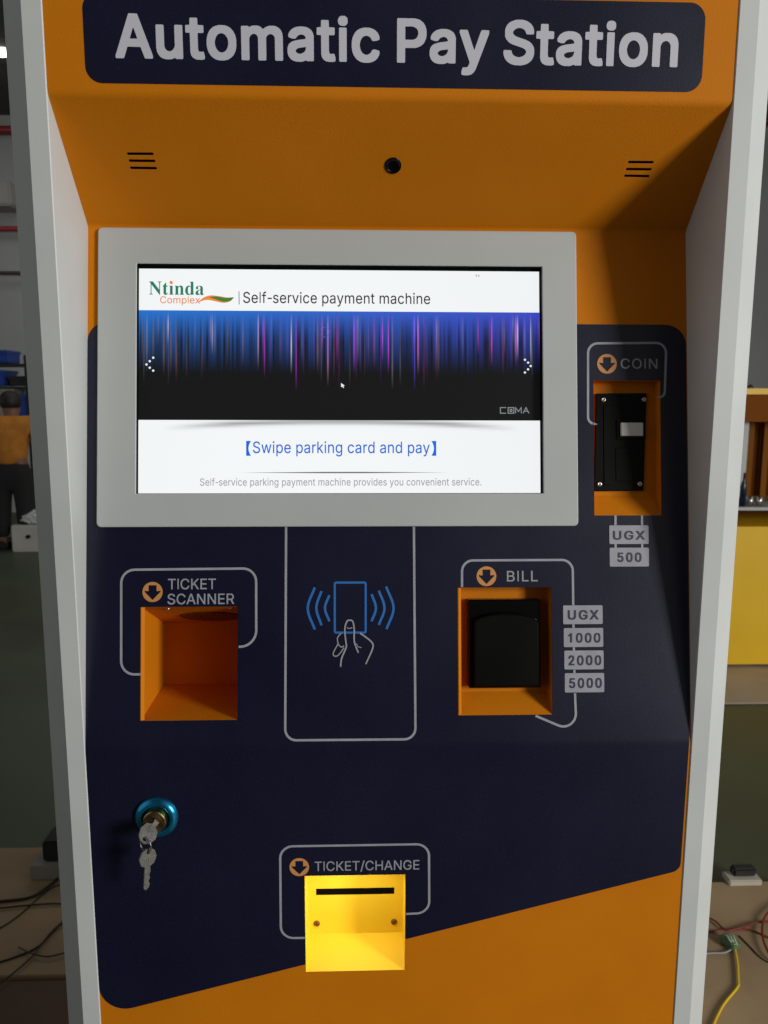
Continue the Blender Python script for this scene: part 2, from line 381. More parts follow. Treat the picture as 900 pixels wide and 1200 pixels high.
  'm': [609,[[49,-2,60,-5,110,-5,117,-2,119,251,122,267,136,295,150,310,175,322,204,326,232,319,250,306,261,292,269,270,271,-2,279,-5,338,-4,341,4,342,267,354,295,369,310,394,322,410,326,425,326,447,321,473,304,486,285,491,267,493,-2,500,-5,560,-4,563,4,562,263,555,307,537,345,516,366,500,377,472,387,450,391,422,391,400,387,379,380,350,363,319,330,313,335,303,351,279,375,260,384,232,391,207,391,166,380,141,363,119,340,116,345,116,379,113,384,50,384,47,376]]],
  'n': [409,[[49,-2,60,-5,110,-5,117,-2,119,242,123,260,132,282,141,295,154,306,166,314,188,322,210,323,229,323,241,319,266,304,279,285,288,263,291,248,293,-2,304,-5,354,-5,361,-2,363,251,359,279,355,298,346,323,334,342,310,365,282,381,254,388,204,388,169,378,157,372,144,363,119,338,116,342,116,379,113,384,57,385,49,382]]],
  'o': [415,[[182,-10,191,-13,223,-13,260,-6,294,8,319,24,341,46,353,61,370,96,381,130,385,155,385,221,378,255,370,280,353,315,329,343,304,364,273,379,226,389,188,389,154,382,123,370,85,342,61,311,42,274,35,249,29,208,29,168,36,124,52,80,67,55,85,34,123,6,154,-6],[191,52,166,59,151,69,132,86,123,99,114,118,104,152,100,174,101,205,107,236,115,261,130,286,148,305,163,316,188,324,226,324,244,319,273,301,295,271,306,246,313,215,313,158,302,118,291,96,276,77,257,64,229,53]]],
  'p': [424,[[49,-145,60,-148,110,-148,117,-145,119,30,121,39,125,38,151,11,179,-5,213,-13,244,-13,288,-3,322,16,354,46,373,77,387,114,394,152,394,221,390,249,377,289,359,324,338,349,300,374,269,385,247,389,213,389,191,386,160,373,144,361,119,334,116,339,116,374,113,382,57,383,49,380],[210,52,182,59,166,68,147,86,137,102,129,118,119,155,116,189,119,224,134,271,157,302,188,320,204,324,238,324,263,315,279,305,294,289,304,274,315,249,322,218,322,161,311,118,300,96,285,77,269,65,250,56,235,52]]],
  'r': [259,[[49,-2,60,-5,110,-5,117,-2,120,254,128,276,136,288,144,298,160,308,188,320,229,320,241,317,246,320,247,379,244,387,191,388,166,381,141,367,119,344,116,348,116,379,113,384,57,385,49,382]]],
  's': [364,[[152,-10,165,-13,199,-13,224,-10,258,0,283,13,299,24,320,49,332,74,336,93,336,118,329,146,315,171,302,183,265,204,152,234,130,246,117,261,115,286,121,299,138,315,155,323,171,327,205,327,233,316,246,305,263,277,268,274,280,274,325,286,327,296,325,305,310,333,296,352,277,367,255,378,208,389,171,389,149,386,115,376,96,367,83,358,59,333,47,308,43,293,43,252,50,230,61,212,77,196,115,175,230,144,249,133,261,115,263,102,261,90,255,80,243,68,221,56,186,49,155,53,136,59,127,65,111,80,99,106,93,111,55,104,32,96,34,77,45,52,55,36,74,18,105,0,140,-10]]],
  't': [227,[[142,-6,154,-9,186,-9,207,-5,214,-2,216,3,216,12,206,56,201,59,170,55,154,57,143,62,133,78,129,103,130,319,136,322,204,323,207,331,207,378,201,384,132,385,129,391,128,472,120,475,67,475,61,469,60,387,54,384,11,384,3,381,2,328,7,322,54,322,60,319,61,75,65,56,74,34,86,19,117,-1]]],
  'u': [410,[[157,-7,166,-10,197,-10,238,0,272,21,291,42,294,36,295,2,297,-3,354,-4,361,-1,363,374,360,382,300,383,293,380,291,140,288,124,275,93,257,74,238,62,210,55,188,55,172,59,154,68,132,90,123,111,119,130,117,380,107,383,57,383,49,380,47,121,55,80,70,46,94,18,125,0,144,-6]]],
  'v': [389,[[159,-2,168,-5,221,-5,228,-4,233,1,370,360,374,376,371,384,309,385,303,384,300,380,216,151,196,89,193,89,190,94,167,167,89,382,78,385,21,385,14,382,13,376,35,317,148,23]]],
  'w': [567,[[134,-2,145,-5,195,-5,203,-2,283,277,289,267,306,198,362,1,370,-5,433,-4,547,370,547,382,539,385,486,385,480,384,475,379,398,104,395,104,392,110,369,207,322,379,317,384,311,385,258,385,249,382,243,370,170,100,165,110,141,207,91,382,83,385,20,384,18,379,22,363,125,23]]],
  'x': [378,[[17,-2,28,-5,87,-5,96,-2,161,95,182,132,191,140,282,-2,294,-5,353,-5,361,-2,361,4,355,13,241,176,233,192,266,245,352,370,355,379,353,384,287,385,278,382,229,310,191,248,103,384,34,385,27,382,25,376,28,370,147,195,121,154,23,13,17,4]]],
  'y': [389,[[65,-147,75,-150,106,-150,146,-139,162,-128,184,-107,201,-79,373,368,374,378,371,382,309,384,303,382,300,379,223,168,200,96,196,89,193,88,90,379,87,382,81,384,21,384,14,381,13,375,156,0,138,-54,125,-72,112,-81,100,-85,65,-82,57,-85,48,-116,44,-138,50,-145]]]},
 'B': {
  '0': [453,[[193,-22,205,-24,242,-24,274,-21,302,-12,339,10,367,38,396,88,410,132,420,185,424,238,420,319,407,391,390,435,371,465,346,494,305,519,264,531,196,531,174,528,136,513,108,494,83,465,61,428,44,382,34,328,30,285,30,219,33,182,47,116,61,78,84,41,117,7,155,-14,180,-21],[214,69,196,76,183,85,165,103,147,135,137,166,130,200,127,228,127,282,130,310,140,353,155,390,168,410,183,425,205,437,230,441,255,434,271,425,286,410,301,385,315,347,321,322,327,275,327,238,324,203,314,157,306,135,295,113,286,100,264,80,236,69]]],
  '1': [453,[[218,0,324,0,324,527,239,527,193,462,107,420,107,331,168,356,218,388]]],
  '2': [453,[[50,-15,65,-18,387,-18,399,-16,404,-12,405,60,404,67,399,71,205,73,198,76,299,182,343,232,379,285,391,317,399,354,399,382,391,429,382,451,368,473,343,497,318,514,293,524,259,532,196,532,171,528,146,520,115,504,87,479,71,457,60,435,50,398,50,357,51,351,55,346,137,346,141,351,144,360,151,392,162,410,184,430,218,442,230,442,255,435,280,419,294,401,302,370,291,332,255,282,49,63,46,54,46,-2]]],
  '5': [453,[[186,-22,198,-24,245,-24,286,-17,313,-6,354,22,376,48,387,66,403,107,407,128,407,194,400,232,381,272,358,303,326,327,301,339,261,350,198,350,160,341,158,344,158,357,167,432,176,435,376,436,382,444,382,460,382,513,381,519,376,524,95,525,84,522,78,513,52,282,52,247,54,239,79,232,136,229,144,232,164,245,183,253,214,260,236,256,253,250,269,241,286,225,303,197,311,166,305,135,291,107,273,88,261,79,233,69,204,70,186,77,167,88,148,111,139,138,133,146,54,147,48,146,44,141,42,116,47,91,54,69,70,41,98,13,114,2,158,-17]]],
  'A': [479,[[3,-21,89,-22,102,-18,109,-8,152,117,155,120,161,122,324,121,328,113,377,-18,389,-22,467,-22,477,-20,482,-15,484,10,480,26,299,520,292,528,195,530,186,528,180,523,-2,23,-6,10,-6,-8,-2,-18],[192,222,191,229,235,357,239,362,275,263,287,223,280,221]]],
  'G': [520,[[229,-22,241,-24,291,-24,338,-18,372,-6,416,19,435,36,453,57,468,78,483,113,494,157,494,260,493,266,488,271,285,272,272,271,267,263,267,194,270,185,282,182,388,182,394,178,388,153,377,132,366,116,351,100,316,80,291,73,269,70,235,76,210,86,179,107,164,122,143,153,129,191,122,222,122,285,129,319,137,341,157,378,179,403,204,420,232,432,257,438,276,438,294,434,316,427,344,410,366,388,390,341,397,333,479,332,485,333,490,338,491,363,483,391,468,425,441,463,422,481,385,507,341,524,310,531,229,531,204,528,160,513,123,491,88,460,61,422,40,375,26,319,23,272,23,222,26,188,37,144,58,91,82,57,113,25,129,13,151,0,176,-11,201,-18]]],
  'P': [444,[[47,-21,133,-22,139,-20,145,-15,147,-2,147,157,149,164,280,165,314,172,361,194,390,220,405,239,424,284,431,323,431,370,427,398,417,432,399,463,381,485,345,510,320,520,270,530,55,530,45,528,40,523,38,507,38,-2,40,-15],[149,266,147,273,147,423,149,429,230,431,255,427,283,417,300,404,316,379,322,345,314,313,295,286,277,274,242,265]]],
  'S': [446,[[187,-30,252,-31,283,-27,322,-17,361,2,396,33,415,61,427,95,431,120,431,158,427,183,421,201,402,233,384,251,357,270,317,288,230,314,180,331,152,349,139,370,138,376,142,389,155,409,183,427,205,434,224,436,245,434,264,428,292,412,308,392,318,364,324,358,405,357,418,361,421,367,422,380,421,408,418,423,404,455,383,483,364,499,333,518,311,527,264,537,195,537,167,533,112,514,80,493,64,476,52,461,41,439,32,408,33,330,48,295,79,261,95,249,133,230,239,199,283,183,304,170,319,151,322,133,313,114,302,100,270,81,236,72,217,71,183,79,167,86,153,95,139,111,131,126,126,148,117,157,33,159,20,155,16,145,16,123,23,86,36,55,57,26,89,1,124,-17,149,-24]]],
  'U': [517,[[220,-23,236,-26,289,-25,342,-15,370,-4,401,15,424,33,442,56,458,83,469,115,473,140,473,511,472,521,467,525,389,527,383,525,378,521,377,190,370,149,358,122,336,96,310,80,283,72,258,69,217,77,186,93,165,115,153,133,146,152,142,171,141,521,133,526,117,527,55,527,49,525,44,521,43,152,50,108,64,74,80,50,111,18,133,4,158,-9,189,-19]]],
  'X': [474,[[4,-15,16,-18,91,-18,107,-14,234,170,238,172,367,-15,378,-18,453,-18,463,-17,469,-14,472,7,468,20,304,257,302,263,460,492,463,510,459,523,447,526,375,526,360,522,344,504,238,350,119,522,107,526,32,526,22,525,16,522,13,507,16,492,173,260,162,242,3,16,1,-2]]],
  'a': [389,[[130,-29,191,-30,219,-24,250,-11,253,-11,263,-19,275,-21,344,-21,353,-17,356,-12,357,292,346,330,329,358,316,371,278,393,247,402,219,406,163,406,116,396,91,386,56,362,37,339,22,311,21,286,25,274,38,267,78,254,116,256,138,283,150,294,175,305,194,308,213,305,231,297,242,286,251,267,250,257,234,251,131,237,78,222,56,211,38,197,24,180,16,164,8,133,8,86,12,64,22,36,43,8,63,-7,91,-21],[156,70,132,80,117,99,115,105,117,111,129,127,150,138,172,144,253,154,254,146,247,117,236,99,227,89,206,77,184,69]]],
  'c': [395,[[177,-29,232,-30,257,-26,291,-16,316,-4,333,8,358,33,377,68,382,83,382,115,376,123,326,137,294,137,285,133,271,105,257,88,238,77,219,70,198,70,176,77,160,88,146,102,130,130,118,183,124,227,132,249,146,274,161,290,176,299,207,307,238,299,262,283,282,249,291,242,326,242,373,255,381,261,382,294,368,327,357,344,330,371,316,380,291,392,260,403,232,406,176,406,126,393,94,377,68,355,45,324,26,285,16,246,12,215,12,158,22,102,37,65,66,23,98,-2,126,-17,157,-26]]],
  'i': [166,[[41,-21,120,-22,130,-18,133,-12,134,385,132,395,123,401,45,402,36,398,32,392,32,-2,34,-15],[59,423,108,422,127,432,142,449,147,463,146,510,137,526,123,538,102,546,64,545,42,536,27,519,19,498,19,467,23,454,36,435]]],
  'm': [609,[[40,-21,122,-22,129,-20,134,-15,136,-2,137,245,143,267,157,287,182,303,197,307,219,302,235,292,244,279,252,260,252,-2,253,-12,257,-18,269,-22,341,-22,350,-20,356,-15,358,-2,359,254,369,279,379,290,394,301,419,308,441,301,459,288,469,273,474,257,474,-2,476,-15,482,-20,491,-22,563,-22,575,-18,579,-12,580,-2,579,273,572,320,561,345,551,360,529,382,513,393,482,405,460,408,413,408,388,404,350,388,322,366,316,368,288,393,269,402,241,408,200,408,179,405,154,396,138,387,135,387,129,398,119,402,47,402,35,398,31,392,30,382,30,-2,32,-15]]],
  'n': [409,[[40,-21,122,-22,129,-20,134,-15,136,-2,137,235,144,260,160,284,179,298,207,306,229,302,252,288,266,267,274,242,274,-2,276,-15,282,-20,291,-22,363,-22,376,-18,379,-12,380,1,380,257,376,288,372,309,362,335,351,354,325,380,294,397,263,405,191,405,157,394,138,384,134,385,129,398,119,402,47,402,34,398,30,382,30,-2,32,-15]]],
  'o': [415,[[177,-29,232,-30,257,-26,294,-15,332,8,357,33,369,49,388,86,398,121,402,149,402,230,395,268,386,293,367,330,333,368,316,380,288,394,260,403,232,406,176,406,126,393,94,377,68,355,45,324,26,285,16,246,12,215,12,158,22,102,37,65,66,23,98,-2,126,-17,157,-26],[194,70,176,77,163,85,140,111,124,149,118,193,130,246,148,276,161,290,176,299,198,306,213,307,232,302,248,294,261,283,277,261,287,243,293,221,296,202,296,171,285,130,274,108,262,93,244,80,226,72,213,69]]],
  't': [227,[[137,-25,198,-26,223,-20,230,-16,233,-9,233,25,220,72,211,76,173,73,161,76,151,87,146,116,146,300,151,305,211,305,220,309,224,322,224,391,220,397,214,400,148,403,146,478,144,484,139,490,54,491,48,487,44,478,42,403,-5,400,-14,394,-15,316,-12,309,-5,306,39,305,43,300,44,66,53,31,69,6,86,-7,107,-18]]],
  'u': [410,[[152,-26,204,-27,229,-23,254,-15,272,-4,275,-5,282,-17,291,-21,366,-21,372,-19,378,-14,380,2,380,380,378,393,372,398,291,400,282,398,276,393,274,380,274,146,266,121,252,99,229,80,200,72,185,76,169,83,155,96,144,111,137,136,136,380,134,393,125,399,110,400,44,400,38,398,32,393,30,380,30,115,37,71,56,30,81,2,113,-16]]],
  'y': [389,[[60,-166,115,-167,159,-155,175,-144,197,-122,218,-91,390,356,391,387,390,393,384,399,300,401,287,396,271,361,200,161,196,155,193,154,103,396,90,401,12,401,3,399,-3,393,-5,378,-3,362,135,0,122,-41,109,-58,90,-67,50,-66,41,-72,27,-119,27,-150,30,-157,37,-161]]]},
 'S': {
  'N': [493,[[403,-10,416,-11,421,-4,421,381,424,406,431,421,438,428,450,435,478,440,480,446,478,452,472,454,338,454,330,450,332,440,360,435,378,426,385,415,389,403,389,184,388,178,385,177,160,451,150,454,20,453,18,446,19,440,42,428,67,400,77,384,77,71,73,46,67,34,57,24,20,15,18,9,19,3,25,1,160,1,167,6,165,15,138,21,119,31,112,40,108,53,108,334,109,340,113,341]]],
  't': [228,[[107,-8,134,-10,152,-6,169,1,194,20,212,45,220,63,215,70,205,72,190,49,168,40,152,47,145,67,145,273,152,277,202,278,207,282,207,301,202,308,152,309,146,311,145,417,143,422,137,424,127,421,94,376,23,301,20,295,22,279,43,277,47,273,48,63,52,38,61,17,71,6,84,-3]]],
  'i': [198,[[20,1,172,-1,180,4,178,13,155,26,149,42,149,301,144,308,28,309,21,304,23,295,35,292,46,285,52,270,52,45,48,29,44,25,19,13,18,7],[89,363,110,362,132,372,142,382,151,404,152,417,145,438,128,456,116,461,88,462,78,458,61,445,53,429,52,398,56,388,68,373]]],
  'n': [380,[[20,1,172,-1,178,1,178,13,160,21,153,29,149,38,149,235,152,242,171,260,182,267,197,271,213,270,225,263,232,248,236,223,236,54,229,29,219,19,204,13,202,7,203,1,210,-1,357,-1,363,1,363,13,340,23,330,45,330,235,318,276,308,292,297,302,282,311,260,318,228,318,188,305,153,275,150,275,149,279,148,304,144,308,25,309,19,307,18,301,20,295,32,292,44,285,52,263,52,42,44,25,19,13,18,7]]],
  'd': [370,[[125,-9,149,-11,177,-4,202,11,217,30,221,28,222,-3,227,-8,305,8,349,11,353,16,352,25,333,34,325,41,319,60,319,447,314,455,177,453,175,447,177,441,202,435,211,431,221,416,221,288,217,287,192,307,167,317,124,317,92,304,70,289,52,267,39,244,23,194,19,163,19,131,22,110,32,72,52,37,77,11,102,-4],[170,28,155,31,145,36,135,47,126,69,119,106,119,203,126,238,138,263,152,276,164,280,186,280,205,270,217,257,222,247,222,72,214,56,195,36,186,31]]],
  'a': [343,[[241,-9,262,-11,280,-7,306,6,327,28,321,38,302,34,295,41,291,63,291,238,281,269,262,292,246,304,218,313,196,317,137,317,115,314,93,307,68,295,42,269,32,241,36,216,51,197,77,190,96,193,107,200,122,219,123,235,121,242,105,272,106,281,111,288,118,292,134,295,155,296,174,291,187,283,194,272,198,256,197,194,190,187,134,170,101,156,62,135,46,122,33,106,24,88,20,72,23,41,30,25,43,8,65,-4,77,-7,115,-8,152,3,171,12,196,30,200,28,208,10,215,2,230,-7],[143,34,129,44,120,63,120,100,124,116,135,135,148,147,171,160,193,167,196,165,198,160,197,63,191,53,177,43,159,34]]]}}

def lettering(s, face, fit, track=0.0, space=0.20):
    """the words s as shapes, fitted to (x0, x1, baseline, cap height)"""
    x0, x1, tb, th = fit
    G = GLYPHS[face]; cap = 0.0
    ref = {'R': 'H', 'B': 'U', 'S': 'N'}[face]
    ys = [v for c in G[ref][1] for v in c[1::2]]
    base = 0 if face != 'B' else -18
    cap = max(ys) - base
    pen = 0; raw = []
    for ch in s:
        if ch == ' ': pen += space * 1000; continue
        adv, cs = G[ch]
        loops = [[(c[i] + pen, c[i + 1] - base) for i in range(0, len(c), 2)] for c in cs]
        outs = [l for l in loops if signed_area(l) > 0]; ins = [l for l in loops if signed_area(l) <= 0]
        for o in outs:
            xs = [p[0] for p in o]; yy = [p[1] for p in o]
            raw.append((o, [h for h in ins if min(xs) < h[0][0] < max(xs) and min(yy) < h[0][1] < max(yy)]))
        pen += adv + track * 1000
    a = min(p[0] for o, h in raw for p in o); b = max(p[0] for o, h in raw for p in o)
    f = lambda l: [(x0 + (p[0] - a) * (x1 - x0) / (b - a), tb + p[1] * th / cap) for p in l]
    return [(f(o), [f(h) for h in hs]) for o, hs in raw]

def slab(name, levels, sec, material, parent, inner=0):
    """levels: (outer, hole, h) rings with matching points, from the back edge to the front face"""
    bm = bmesh.new(); po = ph = None
    for outer, hole, h in levels:
        vo = [bm.verts.new(on(sec, p[0], p[1], h)) for p in outer]
        vh = [bm.verts.new(on(sec, p[0], p[1], h)) for p in hole] if hole else None
        if po:
            n = len(vo)
            for i in range(n): bm.faces.new((po[i], po[(i + 1) % n], vo[(i + 1) % n], vo[i]))
            if hole:
                n = len(vh)
                for i in range(n): bm.faces.new((ph[(i + 1) % n], ph[i], vh[i], vh[(i + 1) % n])).material_index = inner if h < BH - 0.0005 else 0
        po, ph = vo, vh
    outer, hole, h = levels[-1]
    loops = [[Vector((p[0], p[1], 0)) for p in outer]] + ([[Vector((p[0], p[1], 0)) for p in hole]] if hole else [])
    vv = po + (ph or [])
    flat = [v for l in loops for v in l]
    for tri in tessellate_polygon(loops):
        a, b, c = [flat[i] for i in tri]
        if (b - a).cross(c - a).z < 0: tri = tri[::-1]
        try: bm.faces.new([vv[i] for i in tri])
        except ValueError: pass
    return link(name, bm, material, parent)

# ================================================================== SETTING
FLOOR = -1.10
def plain(name, bm, material, **k):
    return tag(link(name, bm, material), kind='structure', **k)

M_FLOOR = mat('green_floor_paint', (0.055, 0.070, 0.042), 0.5, vary=0.30, vary_scale=1.6, dust=0.05)
M_WALL = mat('grey_wall_paint', (0.42, 0.43, 0.425), 0.8, vary=0.10, vary_scale=0.8)
M_CEIL = mat('dark_ceiling', (0.10, 0.095, 0.09), 0.9, vary=0.3, vary_scale=3)
M_REDPIPE = mat('red_pipe_paint', (0.28, 0.012, 0.02), 0.5)
M_PLY = mat('plywood', (0.37, 0.255, 0.14), 0.7, vary=0.16, vary_scale=5)
M_DARKPLY = mat('dark_plywood', (0.11, 0.062, 0.036), 0.7, vary=0.25, vary_scale=5)
M_PALE = mat('pale_board', (0.42, 0.34, 0.25), 0.7, vary=0.12, vary_scale=5)
M_WIRE = mat('dark_wire', (0.022, 0.014, 0.011), 0.5)
M_REDWIRE = mat('red_wire', (0.17, 0.012, 0.008), 0.45)
M_YELLOWWIRE = mat('yellow_wire', (0.75, 0.50, 0.01), 0.45)
M_GREYWIRE = mat('grey_wire', (0.30, 0.28, 0.29), 0.5)

bm = bmesh.new(); add_box(bm, (-14, -6, FLOOR - 0.1), (14, 12, FLOOR)); plain('floor', bm, M_FLOOR)
bm = bmesh.new(); add_box(bm, (-14, 9.0, FLOOR), (14, 9.2, 4.8)); plain('wall', bm, M_WALL)
bm = bmesh.new(); add_box(bm, (-14, 3.0, 3.6), (14, 8.98, 3.7)); plain('ceiling', bm, M_CEIL)

# ================================================================== PAY STATION
kiosk = empty('pay_station', (0, 0, FLOOR))
tag(kiosk, 'orange and navy automatic pay station with white sides and a lit screen', 'payment kiosk')
kiosk.location = (0, 0, 0)

HW = 0.2999
R_COIN = (0.2040, 0.2723, 0.2272, 0.3635)
R_SCAN = (-0.2465, -0.1518, 0.0268, 0.1381)
R_BILL = (0.0663, 0.1604, 0.0289, 0.1556)
R_TRAY = (-0.0881, 0.0146, -0.2467, -0.1388)
BEZ = (-0.2891, 0.1868, 0.2167, 0.5127)
WIN = (-0.2509, 0.1518, 0.2493, 0.4771)
HOLES = [rect4(R_COIN), rect4(R_SCAN), rect4(R_BILL), rect4(R_TRAY)]
S_HOLE = rect4((WIN[0] - 0.004, WIN[1] + 0.004, WIN[2] - 0.004, WIN[3] + 0.004))

def slit(a, b, w):
    return rounded([(a[0], a[1] - w / 2), (b[0], b[1] - w / 2), (b[0], b[1] + w / 2), (a[0], a[1] + w / 2)], w * 0.42, 4)
SLITS = [slit((-0.2442, 0.5887), (-0.2201, 0.5889), 0.0024), slit((-0.2442, 0.5822), (-0.2199, 0.5822), 0.0024), slit((-0.2446, 0.5754), (-0.2198, 0.5753), 0.0024),
         slit((0.2212, 0.5867), (0.2454, 0.5868), 0.0024), slit((0.2210, 0.5799), (0.2455, 0.5799), 0.0024), slit((0.2211, 0.5734), (0.2454, 0.5732), 0.0024)]
EYE = (0.0004, 0.5805)

ZTOP = 0.80
front = printed('front_panel', [([(-HW, FLOOR + 0.09), (HW, FLOOR + 0.09), (HW, T1 + ZTOP - Z1), (-HW, T1 + ZTOP - Z1)],
                 HOLES + [S_HOLE] + SLITS + [circle(EYE[0], EYE[1], 0.0078)])], 0.0, M_ORANGE, kiosk)

# navy printed film over the control panel and the lower door
navy_right = 0.2980
def cross(p, q, x): return p[1] + (q[1] - p[1]) * (x - p[0]) / (q[0] - p[0])
nv_top = ((-0.2989, 0.4182)[1] + (0.2873, 0.4220)[1]) / 2
nv_bl, nv_br = (-0.29985, (-0.2983, -0.2921)[1]), (0.2973, -0.1393)
navy = rounded([(-0.29985, nv_top), nv_bl,
                (R_TRAY[0], cross(nv_bl, nv_br, R_TRAY[0])), (R_TRAY[0], R_TRAY[3]), (R_TRAY[1], R_TRAY[3]), (R_TRAY[1], cross(nv_bl, nv_br, R_TRAY[1])),
                nv_br, (navy_right, -0.004), (navy_right, 0.004), (0.2990, 0.03), (0.2990, nv_top),
                (S_HOLE[1][0], nv_top), (S_HOLE[1][0], S_HOLE[0][1]), (S_HOLE[0][0], S_HOLE[0][1]), (S_HOLE[0][0], nv_top)],
               [0.020, 0.026, 0, 0, 0, 0, 0.011, 0, 0, 0, 0.021, 0, 0, 0, 0])
film = printed('navy_graphic', [(navy, [rect4(R_COIN), rect4(R_SCAN), rect4(R_BILL)])], 0.0004, M_NAVY, front)

TB = (-0.2663, 0.2710, 0.6495, 0.7223)
title = printed('title_panel', [(rrect(TB[0], TB[1], TB[2], TB[3], 0.014), [])], 0.0004, M_NAVY, front)
printed('title_lettering', lettering('Automatic Pay Station', 'B', (-0.2401, 0.2483, 0.6698, 0.0353), 0.022, 0.16), 0.0008, M_TITLE, front)

# --- printed frames, arrows and words
LW = 0.0023
def frame_line(pts, radii): printed('frame_line', [stroke(rounded(pts, radii, 8, closed=False), LW)], 0.0008, M_LINE, front)
frame_line([(0.2040, 0.3192), (0.1982, 0.3192), (0.1989, 0.4006), (0.2787, 0.4016), (0.2764, 0.3465), (0.2729, 0.3464)], [0, 0.007, 0.010, 0.010, 0.006, 0])
frame_line([(-0.2464, 0.0723), (-0.2654, 0.0721), (-0.2658, 0.1747), (-0.1338, 0.1756), (-0.1336, 0.0985), (-0.1509, 0.0985)], [0, 0.013, 0.013, 0.013, 0.016, 0])
frame_line([(0.0703, 0.1561), (0.0704, 0.1826), (0.1816, 0.1828), (0.1818, 0.1376)], [0, 0.011, 0.011, 0])
frame_line([(0.1829, 0.0500), (0.1843, 0.0102), (0.1432, 0.0279)], [0, 0.0125, 0])
frame_line([(-0.0883, -0.2075), (-0.1129, -0.2073), (-0.1120, -0.1058), (0.0379, -0.1057), (0.0391, -0.1818), (0.0153, -0.1827)], [0, 0.013, 0.013, 0.013, 0.013, 0])
frame_line([(-0.1043, 0.2169), (-0.1052, 0.0063), (0.0234, 0.0060), (0.0225, 0.2166)], [0, 0.011, 0.011, 0])

def arrow_disc(c, r, sec):
    x, t = c; s = r / 0.0098
    a = [(0, -0.0078), (0.0077, 0.0002), (0.0077, 0.0012), (0.0039, 0.0008), (0.0039, 0.0066), (-0.0039, 0.0066), (-0.0039, 0.0008), (-0.0077, 0.0012), (-0.0077, 0.0002)]
    printed('arrow_symbol', [(circle(x, t, r), [[(x + p[0] * s, t + p[1] * s) for p in a]])], 0.0008, M_DISC, front)
arrow_disc((0.2180, 0.3800), 0.0100, 'P')
arrow_disc((-0.2352, 0.1528), 0.0099, 'P')
arrow_disc((0.0948, 0.1668), 0.0099, 'P')
arrow_disc((-0.0931, -0.1287), 0.0099, 'L')

def words(s, fit, face='R', track=0.012, m=None, h=0.0008): return printed('lettering', lettering(s, face, fit, track), h, m or M_LINE, front)
words('COIN', (0.2319, 0.2694, 0.3754, 0.0100), track=0.04)
words('TICKET', (-0.2202, -0.1732, 0.1554, 0.0103), track=0.0)
words('SCANNER', (-0.2206, -0.1553, 0.1407, 0.0102), track=0.0)
words('BILL', (0.1153, 0.1462, 0.1616, 0.0104), track=0.04)
words('TICKET/CHANGE', (-0.0777, 0.0284, -0.1333, 0.0103), track=0.0)

M_PRICEINK = mat('navy_ink', (0.032, 0.030, 0.070), 0.5)
def price(r, s, fit):
    p = printed('price_label', [(rrect(r[0], r[1], r[2], r[3], 0.0012, 4), [])], 0.0008, M_LINE, front)
    printed('price_lettering', lettering(s, 'B', fit, 0.10), 0.0012, M_PRICEINK, front)
price((0.2189, 0.2587, 0.1985, 0.2172), 'UGX', (0.2227, 0.2548, 0.2028, 0.0089))
price((0.2191, 0.2588, 0.1759, 0.1948), '500', (0.2271, 0.2512, 0.1804, 0.0096))
price((0.1716, 0.2114, 0.1186, 0.1373), 'UGX', (0.1765, 0.2073, 0.1231, 0.0095))
price((0.1721, 0.2118, 0.0958, 0.1147), '1000', (0.1768, 0.2090, 0.1001, 0.0097))
price((0.1725, 0.2120, 0.0735, 0.0923), '2000', (0.1768, 0.2097, 0.0776, 0.0099))
price((0.1728, 0.2124, 0.0507, 0.0698), '5000', (0.1774, 0.2100, 0.0550, 0.0100))
for a, b in (((0.2253, 0.2272), (0.2252, 0.2174)), ((0.2522, 0.2272), (0.2521, 0.2173)), ((0.2252, 0.1984), (0.2252, 0.1949)), ((0.2521, 0.1983), (0.2521, 0.1948)),
             ((0.1819, 0.1184), (0.1820, 0.1148)), ((0.1821, 0.0956), (0.1822, 0.0923)), ((0.1824, 0.0731), (0.1826, 0.0699))):
    printed('frame_line', [stroke([a, b], LW)], 0.0008, M_LINE, front)

# contactless card symbol: card, radio waves and the hand that holds it
CW = 0.0021
def curve2(pts, n=6): return [(v.x, v.y) for v in catmull([(p[0], p[1], 0) for p in pts], n)]
shapes = [stroke(rounded([(-0.0563, 0.1612), (-0.0563, 0.1118), (-0.0257, 0.1116), (-0.0256, 0.1611)], 0.0015, 4), CW, True)]
for pts in ([(-0.0760, 0.1565), (-0.0830, 0.1359), (-0.0760, 0.1150)], [(-0.0694, 0.1529), (-0.0745, 0.1362), (-0.0694, 0.1191)], [(-0.0616, 0.1489), (-0.0660, 0.1361), (-0.0616, 0.1230)],
            [(-0.0198, 0.1496), (-0.0155, 0.1358), (-0.0199, 0.1227)], [(-0.0126, 0.1530), (-0.0070, 0.1358), (-0.0127, 0.1191)], [(-0.0054, 0.1571), (0.0020, 0.1357), (-0.0051, 0.1149)]):
    shapes.append(stroke(curve2(pts), CW * 1.15))
printed('card_symbol', shapes, 0.0008, M_BLUEPRINT, front)
shapes = []
